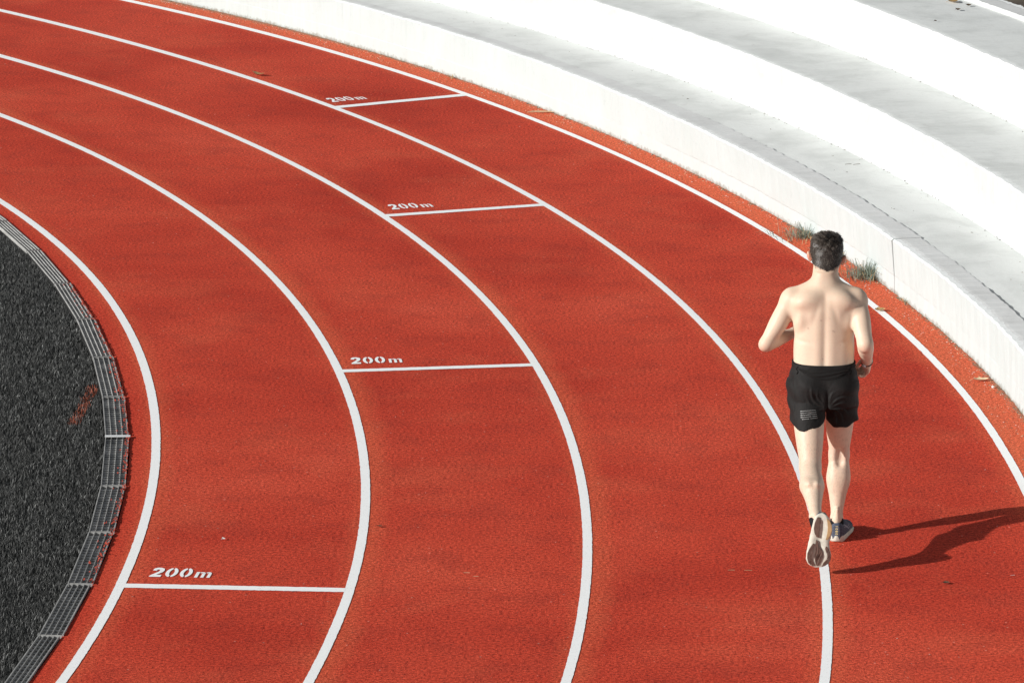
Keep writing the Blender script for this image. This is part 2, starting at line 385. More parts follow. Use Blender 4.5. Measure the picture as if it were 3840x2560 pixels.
joints = [-13.5, -10.8, -8.15, -5.5, -3.1, -.5, 2.0, 4.9, 7.4, 10.1, 12.9, 15.7, 18.5, 21.2, 23.9]
labs = {}
for i in range(len(joints)-1):
    t0, t1 = joints[i]+.03, joints[i+1]-.03
    A_in = p1(float(RR('gin', t0)), t0); B_in = p1(float(RR('gin', t1)), t1)
    A_o = p1(float(RR('gout', t0)), t0); B_o = p1(float(RR('gout', t1)), t1)
    org = A_in.copy(); e = empty('drain_grate', org)
    for q in (A_in, B_in, A_o, B_o): q -= org
    def pt(s, t, z=0): return (A_in*(1-s)+B_in*s)*(1-t)+(A_o*(1-s)+B_o*s)*t+Vector((0, 0, z))
    ln = (B_in-A_in).length; n = max(4, int(round(ln/.05)))
    along = (B_in-A_in).normalized(); across = (A_o-A_in).normalized(); zz = Vector((0, 0, 1))
    ch = MB(); ch.quad(pt(0, 0, -.09), pt(1, 0, -.09), pt(1, 1, -.09), pt(0, 1, -.09))
    ch.quad(pt(0, 0, -.09), pt(0, 0, 0), pt(1, 0, 0), pt(1, 0, -.09)); ch.quad(pt(0, 1, -.09), pt(1, 1, -.09), pt(1, 1, 0), pt(0, 1, 0))
    ch.obj('channel', M_dark, e)
    rl = MB(); wdt = (A_o-A_in).length
    for t, hw in ((.025, .0024), (.26, .0012), (.5, .0012), (.74, .0012), (.965, .003)):
        c = pt(.5, t, -.002); rl.box(c, along*ln*.5, across*hw, zz*.012)
    for s in (.0, 1.0):
        c = pt(s, .5, -.003); rl.box(c-along*(.003 if s else -.003), along*.0015, across*wdt*.49, zz*.009)
    rl.obj('frame', M_rail, e)
    sl_ = MB()
    for k in range(1, n):
        for q0, q1 in ((.04, .25), (.27, .49), (.51, .73), (.75, .95)):
            c = pt(k/n, (q0+q1)/2, -.006); sl_.box(c, along*.013, across*wdt*(q1-q0)*.5, zz*.004+along*.0)
    sl_.obj('slats', M_metal, e)
    if i in (4,5,6,7,8,9,10): 
        rd = MB()
        for k in range(70):
            s = random.random(); t = random.choice((.96, .97, .9, .85, .99)) if random.random() < .85 else random.uniform(.5, .9)
            c = pt(s, t, .0115); rd.box(c, along*random.uniform(.003, .02), across*random.uniform(.0015, .004), zz*.0006)
        rd.obj('paint_overspray', M_redover, e)
    if i == 6:
        cb = MB(); cb.box(pt(.985, .52, .013), along*.016, across*wdt*.52, zz*.002); cb.obj('joint_cover', simple('pale_cover', (.72, .73, .73), .5, .5), e)
    if i in range(2, 13):
        w_ = {2: 'drain grate at the bottom left corner, nearest the camera', 3: 'slotted drain grate just below the innermost 200 m mark',
              4: 'slotted drain grate just above the innermost 200 m mark', 5: 'drain grate adjoining the near side of the panel with the pale joint strip',
              6: 'drain grate with the pale joint strip across its far end', 7: 'drain grate just above the pale joint strip, right of the orange streak', 8: 'dark drain grate fifth from the top left end',
              9: 'dark drain grate fourth from the top left end', 10: 'dark drain grate third from the top left end', 11: 'narrow dark drain grate second from the top left end', 12: 'farthest drain grate, where the drain leaves the left edge of the photo'}[i]
    else: w_ = 'slotted drain grate beyond the edge of the photo'
    tag(e, w_, 'drain grate', 'slotted drain grates along the turf')

# ---------------------------------------------------------------- walls and terrace
Z1_, Z2_, Z3_ = .37, .765, 1.17
segs = [(-45, 12.127, 'low white retaining wall section beside the runner, right of the seam behind his head', 1),
        (12.133, 25.047, 'long middle section of the low white wall, between the two vertical seams', 2),
        (25.053, 80, 'far section of the low white wall, left of the far vertical seam', 3)]
def sm(a, n=21):
    k = np.hanning(n); k /= k.sum(); return np.convolve(np.pad(a, n//2, mode='edge'), k, mode='valid')
for a0, a1, lab, sd in segs:
    e = empty('retaining_wall', p1(26.5, max(a0, -5)))
    org = np.array(e.location)
    t = np.arange(a0, a1+.0001, .05); t[-1] = a1
    rb = sm(RR('base', t))+wobble(t*9, sd)*.0035; rt = sm(RR('top', t))+wobble(t*7, sd+5)*.006
    rc = sm(RR('cop', t))+wobble(t*6, sd+9)*.005
    zt = Z1_+wobble(t*8, sd+20)*.003
    drop = np.interp(t, [-45, 8.8, 9.6, 11.2, 12.5, 17, 22, 80], [.02, .018, .004, .004, .011, .011, .004, .002])
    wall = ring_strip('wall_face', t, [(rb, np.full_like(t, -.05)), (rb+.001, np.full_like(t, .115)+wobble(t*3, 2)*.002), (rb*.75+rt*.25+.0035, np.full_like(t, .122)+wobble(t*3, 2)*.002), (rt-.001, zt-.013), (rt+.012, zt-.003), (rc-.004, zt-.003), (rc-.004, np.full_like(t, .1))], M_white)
    rf = rt+.02+np.abs(wobble(t*23, sd+31))*.012+.008*np.clip(wobble(t*9, sd+3), 0, 1)+np.where(a0 < 10, .012, 0)
    cp = ring_strip('coping', t, [(rf, zt-.0036), (rf+.03, zt-.0012), (rc, zt-.0012), (rc, zt-drop-.02)], M_coping)
    for o in (wall, cp):
        o.parent = e; me = o.data
        me.transform(Matrix.Translation(-Vector(org)))
    tag(e, lab, 'wall', 'sections of the low white wall')
# seam filler
for th, dk in ((12.13, 0), (25.05, 0)):
    fl = MB(); rd = Vector((math.cos(R_(th)), math.sin(R_(th)), 0)); tg = Vector((-rd.y, rd.x, 0))
    r0_ = float(RR('base', th))+.003; r1_ = float(RR('cop', th))-.004
    c = p1((r0_+r1_)/2, th, .16); fl.box(c, rd*(r1_-r0_)/2, tg*.02, Vector((0, 0, .2)))
    o = fl.obj('joint_filler', simple('joint_grey', (.66, .65, .62), .95, .1, .5, 14)); tag(o, kind='structure')
t = np.arange(-45, 80.01, .05)
def step(R0, R1, z0, z1, sd, lab, first=False):
    e = empty('terrace_step', p1(float(np.mean(R0)), 0)); org = Vector(e.location)
    rb = R0+wobble(t*8, sd)*.003; rt = R0+wobble(t*7, sd+1)*.005; zt = z1+wobble(t*6, sd+2)*.003
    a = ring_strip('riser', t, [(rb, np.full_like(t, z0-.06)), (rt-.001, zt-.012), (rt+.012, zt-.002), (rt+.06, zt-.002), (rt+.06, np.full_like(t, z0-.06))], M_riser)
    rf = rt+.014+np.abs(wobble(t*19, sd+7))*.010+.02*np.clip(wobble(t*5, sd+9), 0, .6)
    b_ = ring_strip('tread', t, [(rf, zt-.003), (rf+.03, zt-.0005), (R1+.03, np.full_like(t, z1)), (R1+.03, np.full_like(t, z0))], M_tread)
    for o in (a, b_):
        o.parent = e; o.data.transform(Matrix.Translation(-org))
    tag(e, lab, 'terrace step', 'white terrace steps above the wall')
# first tread (behind the coping)
drop = np.interp(t, [-45, 8.8, 9.6, 11.2, 12.5, 17, 22, 80], [.02, .018, .004, .004, .011, .011, .004, .002])
e = empty('terrace_floor', p1(26.9, 0)); org = Vector(e.location)
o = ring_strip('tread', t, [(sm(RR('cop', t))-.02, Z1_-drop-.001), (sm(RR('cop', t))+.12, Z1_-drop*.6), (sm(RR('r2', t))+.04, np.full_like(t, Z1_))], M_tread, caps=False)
o.parent = e; o.data.transform(Matrix.Translation(-org)); tag(e, 'pale grey walkway just behind the low wall, with a dark crack along its edge', 'walkway')
step(sm(RR('r2', t)), sm(RR('r3', t)), Z1_, Z2_, 40, 'lower white terrace step with a grey top, first above the wall')
step(sm(RR('r3', t)), np.full_like(t, 28.727), Z2_, Z3_, 60, 'upper white terrace step with leaves lying on its grey top')
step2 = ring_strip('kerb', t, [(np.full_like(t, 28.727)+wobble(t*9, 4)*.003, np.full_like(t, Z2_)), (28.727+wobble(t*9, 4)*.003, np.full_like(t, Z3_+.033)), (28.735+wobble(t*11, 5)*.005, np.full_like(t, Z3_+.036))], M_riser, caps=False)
tag(step2, 'thin white painted kerb line along the top of the terrace', 'kerb')
kt = ring_strip('kerb_top', t, [(28.736+wobble(t*11, 5)*.005, np.full_like(t, Z3_+.037)), (28.87+wobble(t*9, 6)*.006, np.full_like(t, Z3_+.037))], M_coping, step2, caps=False)
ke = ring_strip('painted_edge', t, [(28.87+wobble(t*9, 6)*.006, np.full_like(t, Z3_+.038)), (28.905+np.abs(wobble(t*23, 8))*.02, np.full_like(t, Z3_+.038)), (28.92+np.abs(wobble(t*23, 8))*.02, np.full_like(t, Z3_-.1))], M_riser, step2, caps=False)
er = ring_strip('earth_bank', t, [(np.full_like(t, 28.9), np.full_like(t, Z3_-.02)), (np.full_like(t, 40.), np.full_like(t, Z3_+.3)), (np.full_like(t, 200.), np.full_like(t, Z3_+1.))], M_earth, caps=False)
tag(er, kind='structure')

# ---------------------------------------------------------------- loose things
M_leaf = simple('dry_leaf', (.42, .27, .12), .8, .2, .4, 60)
M_leafd = simple('dark_leaf', (.10, .07, .045), .8, .2, .4, 60)
M_straw = simple('straw', (.62, .48, .30), .7, .3, .3, 40)
M_stone = simple('pale_stone', (.75, .73, .68), .8, .2, .2, 60)
M_weed = simple('weed', (.17, .215, .17), .7, .3, .4, 25)
M_weedd = simple('weed_dry', (.46, .36, .20), .75, .2, .4, 30)
def leaf(name, loc, L_, W_, rz, mat, lab, curl=.25, grp=None):
    mb = MB(); n = 8; V = []
    for i in range(n+1):
        s = i/n; x = (s-.5)*L_; wd = W_*.5*math.sin(math.pi*min(1, s*1.02))**.8*(1+.2*math.sin(i*2.1))
        z = .003+curl*L_*(s-.5)**2*2
        V += [(x, -wd, z+wd*.4), (x, 0, z), (x, wd, z+wd*.5)]
    F = []
    for i in range(n):
        a = i*3; F += [(a, a+1, a+4, a+3), (a+1, a+2, a+5, a+4)]
    mb.add(V, F); mb.tube([(-.5*L_, 0, .003+curl*L_*.5), (-.72*L_, .01*L_, .003)], [.0012, .0008], 4)
    o = mb.obj(name, mat, smooth=True); o.location = loc; o.rotation_euler = (0, 0, rz)
    tag(o, lab, 'leaf', grp); return o
leaf('leaf', p1(26.253, 11.08, .004), .075, .06, .3, M_leaf, 'dry tan leaf lying on the outermost white line, right of the runner')
leaf('leaf', p1(25.14, 32.32, .003), .07, .12, 1.1, M_leaf, 'small curled leaf on the red track above the fourth white line, top left')
leaf('leaf', p1(26.43, 6.98, .003), .10, .05, .2, M_straw, 'yellowish dry leaf at the foot of the wall, near the white pebble')
leaf('leaf', p1(28.60, 21.0, Z3_+.003), .075, .10, .1, M_leaf, 'large brown leaf on the top grey step, in the upper right corner')
leaf('leaf', p1(28.63, 20.6, Z3_+.003), .04, .05, 1.3, M_leafd, 'small dark leaf standing up near the kerb on the top step', .6)
leaf('leaf', p1(28.47, 20.3, Z3_+.003), .04, .05, .6, M_leafd, 'small dark leaf below the large brown leaf on the top step', .5)
leaf('leaf', p1(28.10, 19.5, Z3_+.003), .022, .03, .3, M_leafd, 'tiny dark leaf alone in the middle of the top grey step')
leaf('leaf', p1(22.655, -.13, .003), .035, .02, .0, M_leafd, 'tiny black leaf scrap on the red track beside the second white line')
leaf('leaf', p1(25.645, -2.37, .003), .04, .03, .2, M_leafd, 'dark scrap on the red track below the shadow')
leaf('leaf', p1(21.83, -.82, .003), .02, .03, .4, M_stone, 'pale grey scrap on the inner lane above the lowest 200 m mark')
def twig(loc, L_, rz, mat, lab, n=1, rad=.0015, cat='twig', name='twig'):
    mb = MB()
    for i in range(n):
        a = random.uniform(-.14, .14)*(n > 1); off = Vector((random.uniform(-.05, .05), random.uniform(-.04, .04), 0))*(n > 1)
        l = L_*random.uniform(.7, 1); pts = [Vector(((s-.5)*l, math.sin(s*3)*l*.05, .002+i*.0012)) for s in (0, .33, .66, 1)]
        pts = [Matrix.Rotation(a, 3, 'Z') @ q+off for q in pts]
        mb.tube(pts, [rad]*4, 5)
    o = mb.obj(name, mat); o.location = loc; o.rotation_euler = (0, 0, rz); tag(o, lab, cat)
twig(p1(26.40, 26.66, .002), .20, -.1, M_straw, 'pale straw stalks fallen together against the far foot of the white wall', 7, .0022, 'straw', 'straw_stalks')
twig(p1(24.58, -1.99, .002), .05, -.1, simple('green_stalk', (.35, .38, .22), .7), 'thin greenish stalk on the red track left of the raised shoe', 2, .001)
twig(p1(23.166, -2.32, .002), .04, .0, M_straw, 'short pale straw on the red track between the second and third lines', 2, .001)
twig(p1(26.0, -2.0, .002), .03, .2, M_stone, 'tiny pale curled thread in the shadow of the raised shoe', 1, .0009)
twig(p1(27.0, 17.2, Z1_+.004), .06, .4, M_leafd, 'small dark twig beside the crack on the pale walkway', 2, .0016)
mb = MB(); nph = 7; V = []; F = []
for i in range(nph+1):
    for j in range(10):
        a = math.pi*i/nph; b_ = 2*math.pi*j/10; r_ = .0085*(1+.12*math.sin(3*a+2*b_))
        V.append((r_*math.sin(a)*math.cos(b_)*1.15, r_*math.sin(a)*math.sin(b_), r_*.9*math.cos(a)+.0075))
for i in range(nph):
    for j in range(10): F.append((i*10+j, i*10+(j+1) % 10, (i+1)*10+(j+1) % 10, (i+1)*10+j))
mb.add(V, F); o = mb.obj('pebble', M_stone, smooth=True); o.location = p1(26.465, 6.59, .0); tag(o, 'round white pebble at the foot of the wall on the right', 'pebble')

def tuft(loc, n, r, h, lab, dry=.12, sx=1.0, fan=.6):
    e = empty('grass_tuft', loc)
    for nm, mat, cnt in (('blades', M_weed, int(n*(1-dry))), ('dry_blades', M_weedd, int(n*dry))):
        V = []; F = []
        for i in range(cnt):
            a = random.uniform(0, 6.28); q = abs(random.gauss(0, .5))*r
            b0 = Vector((math.cos(a)*q*sx, math.sin(a)*q*1.4, 0)); l = h*random.uniform(.45, 1.1)
            da = a+random.gauss(0, .7); ln_ = random.uniform(.1, 1.0)*fan+.15*(nm != 'blades')
            tw = random.uniform(0, 3.14); wv = random.uniform(.0012, .003); side = Vector((math.cos(tw), math.sin(tw), 0))*wv
            d = Vector((math.cos(da), math.sin(da), 0))
            p_ = [b0, b0+Vector((0, 0, l*.5*(1-ln_*.3)))+d*l*ln_*.25, b0+Vector((0, 0, l*(1-ln_*.55)))+d*l*ln_*.75, b0+Vector((0, 0, l*(1-ln_*.75)))+d*l*ln_*1.15]
            k = len(V); V += [p_[0]-side, p_[0]+side, p_[1]-side*.9, p_[1]+side*.9, p_[2]-side*.6, p_[2]+side*.6, p_[3]]
            F += [(k, k+1, k+3, k+2), (k+2, k+3, k+5, k+4), (k+4, k+5, k+6)]
        mb = MB(); mb.add(V, F); mb.obj(nm, mat, e)
    tag(e, lab, 'grass tuft')
tuft(p1(26.42, 15.95, 0), 260, .14, .11, 'dry grey-green weed tuft at the wall, left of the runner\'s head', .25, 1.8, 1.3)
tuft(p1(26.47, 14.65, 0), 150, .09, .10, 'small dark weed tuft peeking out right of the runner\'s ear', .15, .8, .8)
tuft(p1(26.44, 13.15, 0), 380, .12, .135, 'bushy grey-green grass tuft at the wall foot, right of the runner\'s neck', .15, 1.6, 1.15)
tuft(p1(26.47, 30.3, 0), 30, .05, .035, 'tiny reddish weed sprig at the far foot of the white wall', .8, .6, .6)
tuft(p1(26.48, 11.5, 0), 30, .05, .035, 'tiny weed sprig at the wall foot beside the near seam', .7, .6, .6)

# countless crumbs and moss along the wall and on the track
def crumbs(name, P, s, cols, lab, cat):
    n = len(P); V = np.array([(1, 0, 0), (-.4, .9, 0), (-.5, -.8, 0), (0, 0, 1.)], float)
    rot = rng.uniform(0, 6.28, n); c, s_ = np.cos(rot), np.sin(rot)
    sc_ = np.stack([s*rng.uniform(.6, 2.4, n), s, s*rng.uniform(.5, 1, n)], 1)
    W = V[None]*sc_[:, None, :]; X = W[:, :, 0]*c[:, None]-W[:, :, 1]*s_[:, None]; Y = W[:, :, 0]*s_[:, None]+W[:, :, 1]*c[:, None]
    VV = np.stack([X, Y, W[:, :, 2]], 2)+P[:, None, :]
    i = np.arange(n)*4; F = np.concatenate([np.stack([i, i+1, i+3], 1), np.stack([i+1, i+2, i+3], 1), np.stack([i+2, i, i+3], 1)], 0)
    m, nt, b = new_mat(name+'_mix'); at = N(nt, 'ShaderNodeVertexColor'); at.layer_name = 'Col'; L(nt, at.outputs[0], b.inputs['Base Color']); b.inputs['Roughness'].default_value = .9
    o = mesh_np(name, VV.reshape(-1, 3), F, m, attrs={'Col': np.repeat(cols, 4, axis=0)}); tag(o, lab, cat, kind='stuff')
n = 2600; th_ = rng.uniform(-8, 42, n); P = polar(26.27+rng.power(2.2, n)*.23, th_, .001)
pal = np.array([(.78, .66, .45), (.6, .45, .25), (.8, .76, .7), (.25, .18, .1), (.5, .2, .1)])
crumbs('gravel_debris', P, rng.uniform(.0015, .0048, n), pal[rng.integers(0, 5, n)], 'scattered dry crumbs and bits on the strip beside the wall', 'debris')
n = 800; th_ = rng.uniform(-8, 42, n); P = polar(rng.uniform(21.3, 26.2, n), th_, .001)
crumbs('track_grit', P, rng.uniform(.0012, .0028, n), np.array([(.85, .75, .68), (.8, .5, .4), (.1, .06, .05)])[rng.integers(0, 3, n)], 'tiny pale grit scattered over the red lanes', 'grit')
n = 5200; th_ = rng.uniform(-8, 42, n)
clump = np.clip(wobble(th_*13, 77)+.55, 0.05, 1.3)
keep = rng.random(n) < clump/1.2; th_ = th_[keep]; n = len(th_)
P = polar(sm(RR('base', np.sort(th_)), 3)-rng.uniform(-.004, .03, n)**1, np.sort(th_), 0.0)
crumbs('wall_foot_moss', P, rng.uniform(.002, .007, n), np.array([(.10, .09, .07), (.18, .15, .1), (.2, .2, .12), (.3, .22, .14)])[rng.integers(0, 4, n)], 'brown moss and dirt crumbs along the foot of the white wall', 'moss')
n = 420; th_ = rng.uniform(8, 40, n); which = rng.random(n)
Rm = np.where(which < .5, RR('r2', th_)-rng.exponential(.012, n), np.where(which < .85, RR('r3', th_)-rng.exponential(.012, n), rng.uniform(26.75, 27.1, n)))
Zm = np.where((which >= .5) & (which < .85), Z2_, Z1_)+.001
crumbs('terrace_dirt', polar(Rm, th_, Zm), rng.uniform(.0015, .006, n), np.array([(.2, .17, .12), (.3, .28, .24), (.12, .1, .08)])[rng.integers(0, 3, n)], 'small dark dirt specks in the corners of the white terrace', 'dirt')

#PERSON#
# ================================================================ the runner
class Field:
    def __init__(s, lo, hi, h):
        s.lo = np.array(lo, float); s.h = h
        s.n = np.ceil((np.array(hi)-s.lo)/h).astype(int)+1
        s.F = np.full(s.n, .2, np.float32)
        s.ax = [s.lo[i]+np.arange(s.n[i])*h for i in range(3)]
    def win(s, lo, hi, pad):
        a = np.clip(np.floor((np.array(lo)-pad-s.lo)/s.h).astype(int), 0, s.n-1)
        b = np.clip(np.ceil((np.array(hi)+pad-s.lo)/s.h).astype(int)+1, 1, s.n)
        sl_ = tuple(slice(a[i], b[i]) for i in range(3))
        X = s.ax[0][sl_[0]][:, None, None]; Y = s.ax[1][sl_[1]][None, :, None]; Z = s.ax[2][sl_[2]][None, None, :]
        return sl_, X, Y, Z
    def add(s, fn, lo, hi, k=.02):
        sl_, X, Y, Z = s.win(lo, hi, k+.03); d = fn(X, Y, Z); a = s.F[sl_]
        hh = np.maximum(k-np.abs(a-d), 0)/k
        s.F[sl_] = np.minimum(a, d)-hh*hh*k*.25
    def sub(s, fn, lo, hi, k=.01):
        sl_, X, Y, Z = s.win(lo, hi, k+.03); d = -fn(X, Y, Z); a = s.F[sl_]
        hh = np.maximum(k-np.abs(a-d), 0)/k
        s.F[sl_] = np.maximum(a, d)+hh*hh*k*.25
    def clip(s, fn):
        X = s.ax[0][:, None, None]; Y = s.ax[1][None, :, None]; Z = s.ax[2][None, None, :]
        s.F = np.maximum(s.F, fn(X, Y, Z)).astype(np.float32)
    def sample(s, P):
        q = (np.asarray(P)-s.lo)/s.h; i = np.clip(q.astype(int), 0, s.n-2); f = np.clip(q-i, 0, 1)
        r = 0
        for dx in (0, 1):
            for dy in (0, 1):
                for dz in (0, 1):
                    w_ = (f[:, 0] if dx else 1-f[:, 0])*(f[:, 1] if dy else 1-f[:, 1])*(f[:, 2] if dz else 1-f[:, 2])
                    r = r+w_*s.F[i[:, 0]+dx, i[:, 1]+dy, i[:, 2]+dz]
        return r
    def mesh(s):
        F = s.F; I = F < 0
        c = np.zeros(np.array(F.shape)-1, np.int8)
        for dx in (0, 1):
            for dy in (0, 1):
                for dz in (0, 1):
                    c += I[dx:F.shape[0]-1+dx, dy:F.shape[1]-1+dy, dz:F.shape[2]-1+dz]
        ix = np.argwhere((c > 0) & (c < 8))
        idm = np.full(c.shape, -1, np.int32); idm[ix[:, 0], ix[:, 1], ix[:, 2]] = np.arange(len(ix))
        corner = {}
        for d in [(a, b, e) for a in (0, 1) for b in (0, 1) for e in (0, 1)]:
            corner[d] = F[ix[:, 0]+d[0], ix[:, 1]+d[1], ix[:, 2]+d[2]].astype(float)
        acc = np.zeros((len(ix), 3)); cnt = np.zeros(len(ix))
        for d in corner:
            for a in range(3):
                if d[a]: continue
                e = list(d); e[a] = 1; e = tuple(e)
                v0, v1 = corner[d], corner[e]; m = (v0 < 0) != (v1 < 0)
                t = np.where(m, v0/np.where(m, v0-v1, 1), 0)
                p = np.array(d, float)[None].repeat(len(ix), 0); p[:, a] += t
                acc[m] += p[m]; cnt[m] += 1
        V = s.lo+(ix+acc/cnt[:, None])*s.h
        quads = []
        for a in range(3):
            b, c_ = (a+1) % 3, (a+2) % 3
            sl0 = [slice(None)]*3; sl1 = [slice(None)]*3; sl0[a] = slice(0, -1); sl1[a] = slice(1, None)
            A = I[tuple(sl0)]; B = I[tuple(sl1)]
            e = np.argwhere(A != B); ok = (e[:, b] > 0) & (e[:, c_] > 0) & (e[:, b] < F.shape[b]-1) & (e[:, c_] < F.shape[c_]-1)
            e = e[ok]; ins = A[e[:, 0], e[:, 1], e[:, 2]]
            def cell(db, dc):
                q = e.copy(); q[:, b] -= db; q[:, c_] -= dc; return idm[q[:, 0], q[:, 1], q[:, 2]]
            Q = np.stack([cell(1, 1), cell(0, 1), cell(0, 0), cell(1, 0)], 1)
            Q[~ins] = Q[~ins][:, ::-1]; quads.append(Q)
        return V, np.concatenate(quads, 0)

def seg_t(X, Y, Z, a, b):
    a = np.array(a, float); d = np.array(b, float)-a; L2 = d@d
    t = np.clip(((X-a[0])*d[0]+(Y-a[1])*d[1]+(Z-a[2])*d[2])/L2, 0, 1)
    return t, np.sqrt((X-a[0]-t*d[0])**2+(Y-a[1]-t*d[1])**2+(Z-a[2]-t*d[2])**2)
def limb(F, a, b, prof, k=.02):
    ts, rs = zip(*prof); r = max(rs); a = np.array(a, float); b = np.array(b, float)
    tt = np.linspace(0, 1, 65); rv = np.interp(tt, ts, rs); ker = np.hanning(13); ker /= ker.sum(); rv = np.convolve(np.pad(rv, 6, mode='edge'), ker, mode='valid')
    F.add(lambda X, Y, Z: (lambda q: q[1]-np.interp(q[0], tt, rv))(seg_t(X, Y, Z, a, b)), np.minimum(a, b)-r, np.maximum(a, b)+r, k)
def euler_m(rx, ry, rz): return np.array((Matrix.Rotation(rz, 3, 'Z') @ Matrix.Rotation(ry, 3, 'Y') @ Matrix.Rotation(rx, 3, 'X')))
def ell(c, r, rot=None):
    c = np.array(c, float); r = np.array(r, float); M = np.eye(3) if rot is None else euler_m(*rot)
    def fn(X, Y, Z):
        x, y, z = X-c[0], Y-c[1], Z-c[2]
        u = M[0, 0]*x+M[1, 0]*y+M[2, 0]*z; v_ = M[0, 1]*x+M[1, 1]*y+M[2, 1]*z; w_ = M[0, 2]*x+M[1, 2]*y+M[2, 2]*z
        k0 = np.sqrt((u/r[0])**2+(v_/r[1])**2+(w_/r[2])**2); k1 = np.sqrt((u/r[0]**2)**2+(v_/r[1]**2)**2+(w_/r[2]**2)**2)+1e-9
        return k0*(k0-1)/k1
    return fn
def blob(F, c, r, rot=None, k=.02):
    m = max(r); F.add(ell(c, r, rot), np.array(c)-m, np.array(c)+m, k)

# ---- torso as an elliptical column
_z = np.linspace(.70, 1.50, 161)
def _s(zs, vs, n=15):
    v = np.interp(_z, zs, vs); k = np.hanning(n); k /= k.sum(); return np.convolve(np.pad(v, n//2, mode='edge'), k, mode='valid')
T_wx = _s([.78, .88, .95, 1.02, 1.10, 1.18, 1.24, 1.29, 1.33, 1.37, 1.41, 1.46], [.155, .168, .160, .162, .160, .158, .161, .164, .146, .092, .060, .050])
T_wy = _s([.78, .88, .95, 1.02, 1.10, 1.18, 1.24, 1.30, 1.35, 1.39, 1.42, 1.46], [.105, .115, .108, .106, .107, .112, .116, .108, .092, .074, .062, .056])
T_yc = _s([.78, .95, 1.05, 1.18, 1.30, 1.40, 1.46], [.0, .01, .022, .042, .055, .066, .082])
def torso(grow=0, detail=True):
    def fn(X, Y, Z):
        wx = np.interp(Z, _z, T_wx)+grow; wy = np.interp(Z, _z, T_wy)+grow; yc = np.interp(Z, _z, T_yc)
        x = X-.002; y = Y-yc; n = 2.35
        q = (np.abs(x/wx)**n+np.abs(y/wy)**n)**(1/n); d = (q-1)*np.minimum(wx, wy)
        if detail:
            back = np.clip(-y/.05, 0, 1)
            xs = x+.004
            gz = np.interp(Z, [.9, .98, 1.15, 1.32, 1.38], [.5, 1, .8, .55, 0])
            d = d+back*gz*.0052*np.exp(-(xs/.016)**2)
            d = d-back*np.interp(Z, [.92, 1.0, 1.15, 1.25], [.6, 1, .7, .15])*.004*np.exp(-((np.abs(xs)-.040)/.026)**2)
            # shoulder-blade relief
            for sx in (-1, 1):
                e_ = ((x-sx*.085)*1.0+(Z-1.245)*.25*sx)
                d = d-back*.0055*np.exp(-(e_/.045)**2-((Z-1.25)/.06)**2)
                d = d+back*.0028*np.exp(-((x-sx*(.045+.25*(1.27-Z)))/.016)**2-((Z-1.235)/.055)**2)
            d = d+back*.0022*np.exp(-((Z-1.075-.1*np.abs(x))/.012)**2)*np.clip((np.abs(x)-.05)/.06, 0, 1)
        return np.maximum(d, np.abs(Z-1.105)-.335)
    return fn

H_ = .0045
BF = Field((-.40, -.72, .06), (.34, .36, 1.70), H_)
BF.add(torso(), (-.2, -.16, .76), (.2, .2, 1.46), .02)
# head and neck
HF = Field((-.13, -.02, 1.34), (.16, .32, 1.70), H_)
HC = (.0145, .150, 1.533)
for FF in (BF, HF):
    limb(FF, (.004, .060, 1.34), (.0125, .110, 1.49), [(0, .068), (.4, .0655), (1, .066)], .025)
    blob(FF, HC, (.0795, .098, .0835), (0, R_(4), 0), .012)
    blob(FF, (.0145, .115, 1.495), (.066, .055, .055), None, .03)
    blob(FF, (.0145, .196, 1.460), (.056, .058, .060), None, .03)
    blob(FF, (.0145, .214, 1.422), (.035, .038, .026), None, .025)     # chin
    blob(FF, (.0145, .238, 1.538), (.055, .020, .020), None, .03)      # brow
HZ = HF
blob(BF, (.0145, .256, 1.490), (.011, .020, .024), (R_(18), 0, 0), .012)     # nose
for s in (-1, 1):
    BF.sub(ell((.0145+s*.031, .256, 1.514), (.017, .012, .011)), (-.05, .22, 1.48), (.08, .29, 1.545), .010)
    blob(BF, (.0145+s*.031, .241, 1.513), (.0125, .0115, .0105), None, .003)
    blob(BF, (.0145+s*.040, .222, 1.482), (.020, .022, .018), None, .02)
blob(BF, (.0145, .248, 1.455), (.023, .010, .0055), None, .005); blob(BF, (.0145, .247, 1.445), (.020, .010, .0060), None, .005)
# ears
for s, ez in ((-1, 1.505), (1, 1.484)):
    ex = .0145+s*.0905
    blob(BF, (ex, .150, ez), (.0085, .020, .031), (0, s*R_(10), s*R_(-28)), .008)
    blob(BF, (ex+s*.006, .140, ez+.006), (.0075, .012, .023), (0, s*R_(12), s*R_(-30)), .006)
# trapezius
for s in (-1, 1):
    limb(BF, (s*.028+.004, .052, 1.376), (s*.165, .050, 1.318), [(0, .040), (.5, .037), (1, .035)], .026)
    blob(BF, (s*.10, -.015, 1.300), (.07, .05, .045), (0, s*R_(20), 0), .04)
    blob(BF, (s*.075, .135, 1.27), (.075, .035, .065), None, .04)      # chest
    blob(BF, (s*.125, .02, 1.20), (.04, .07, .075), None, .03)         # lats
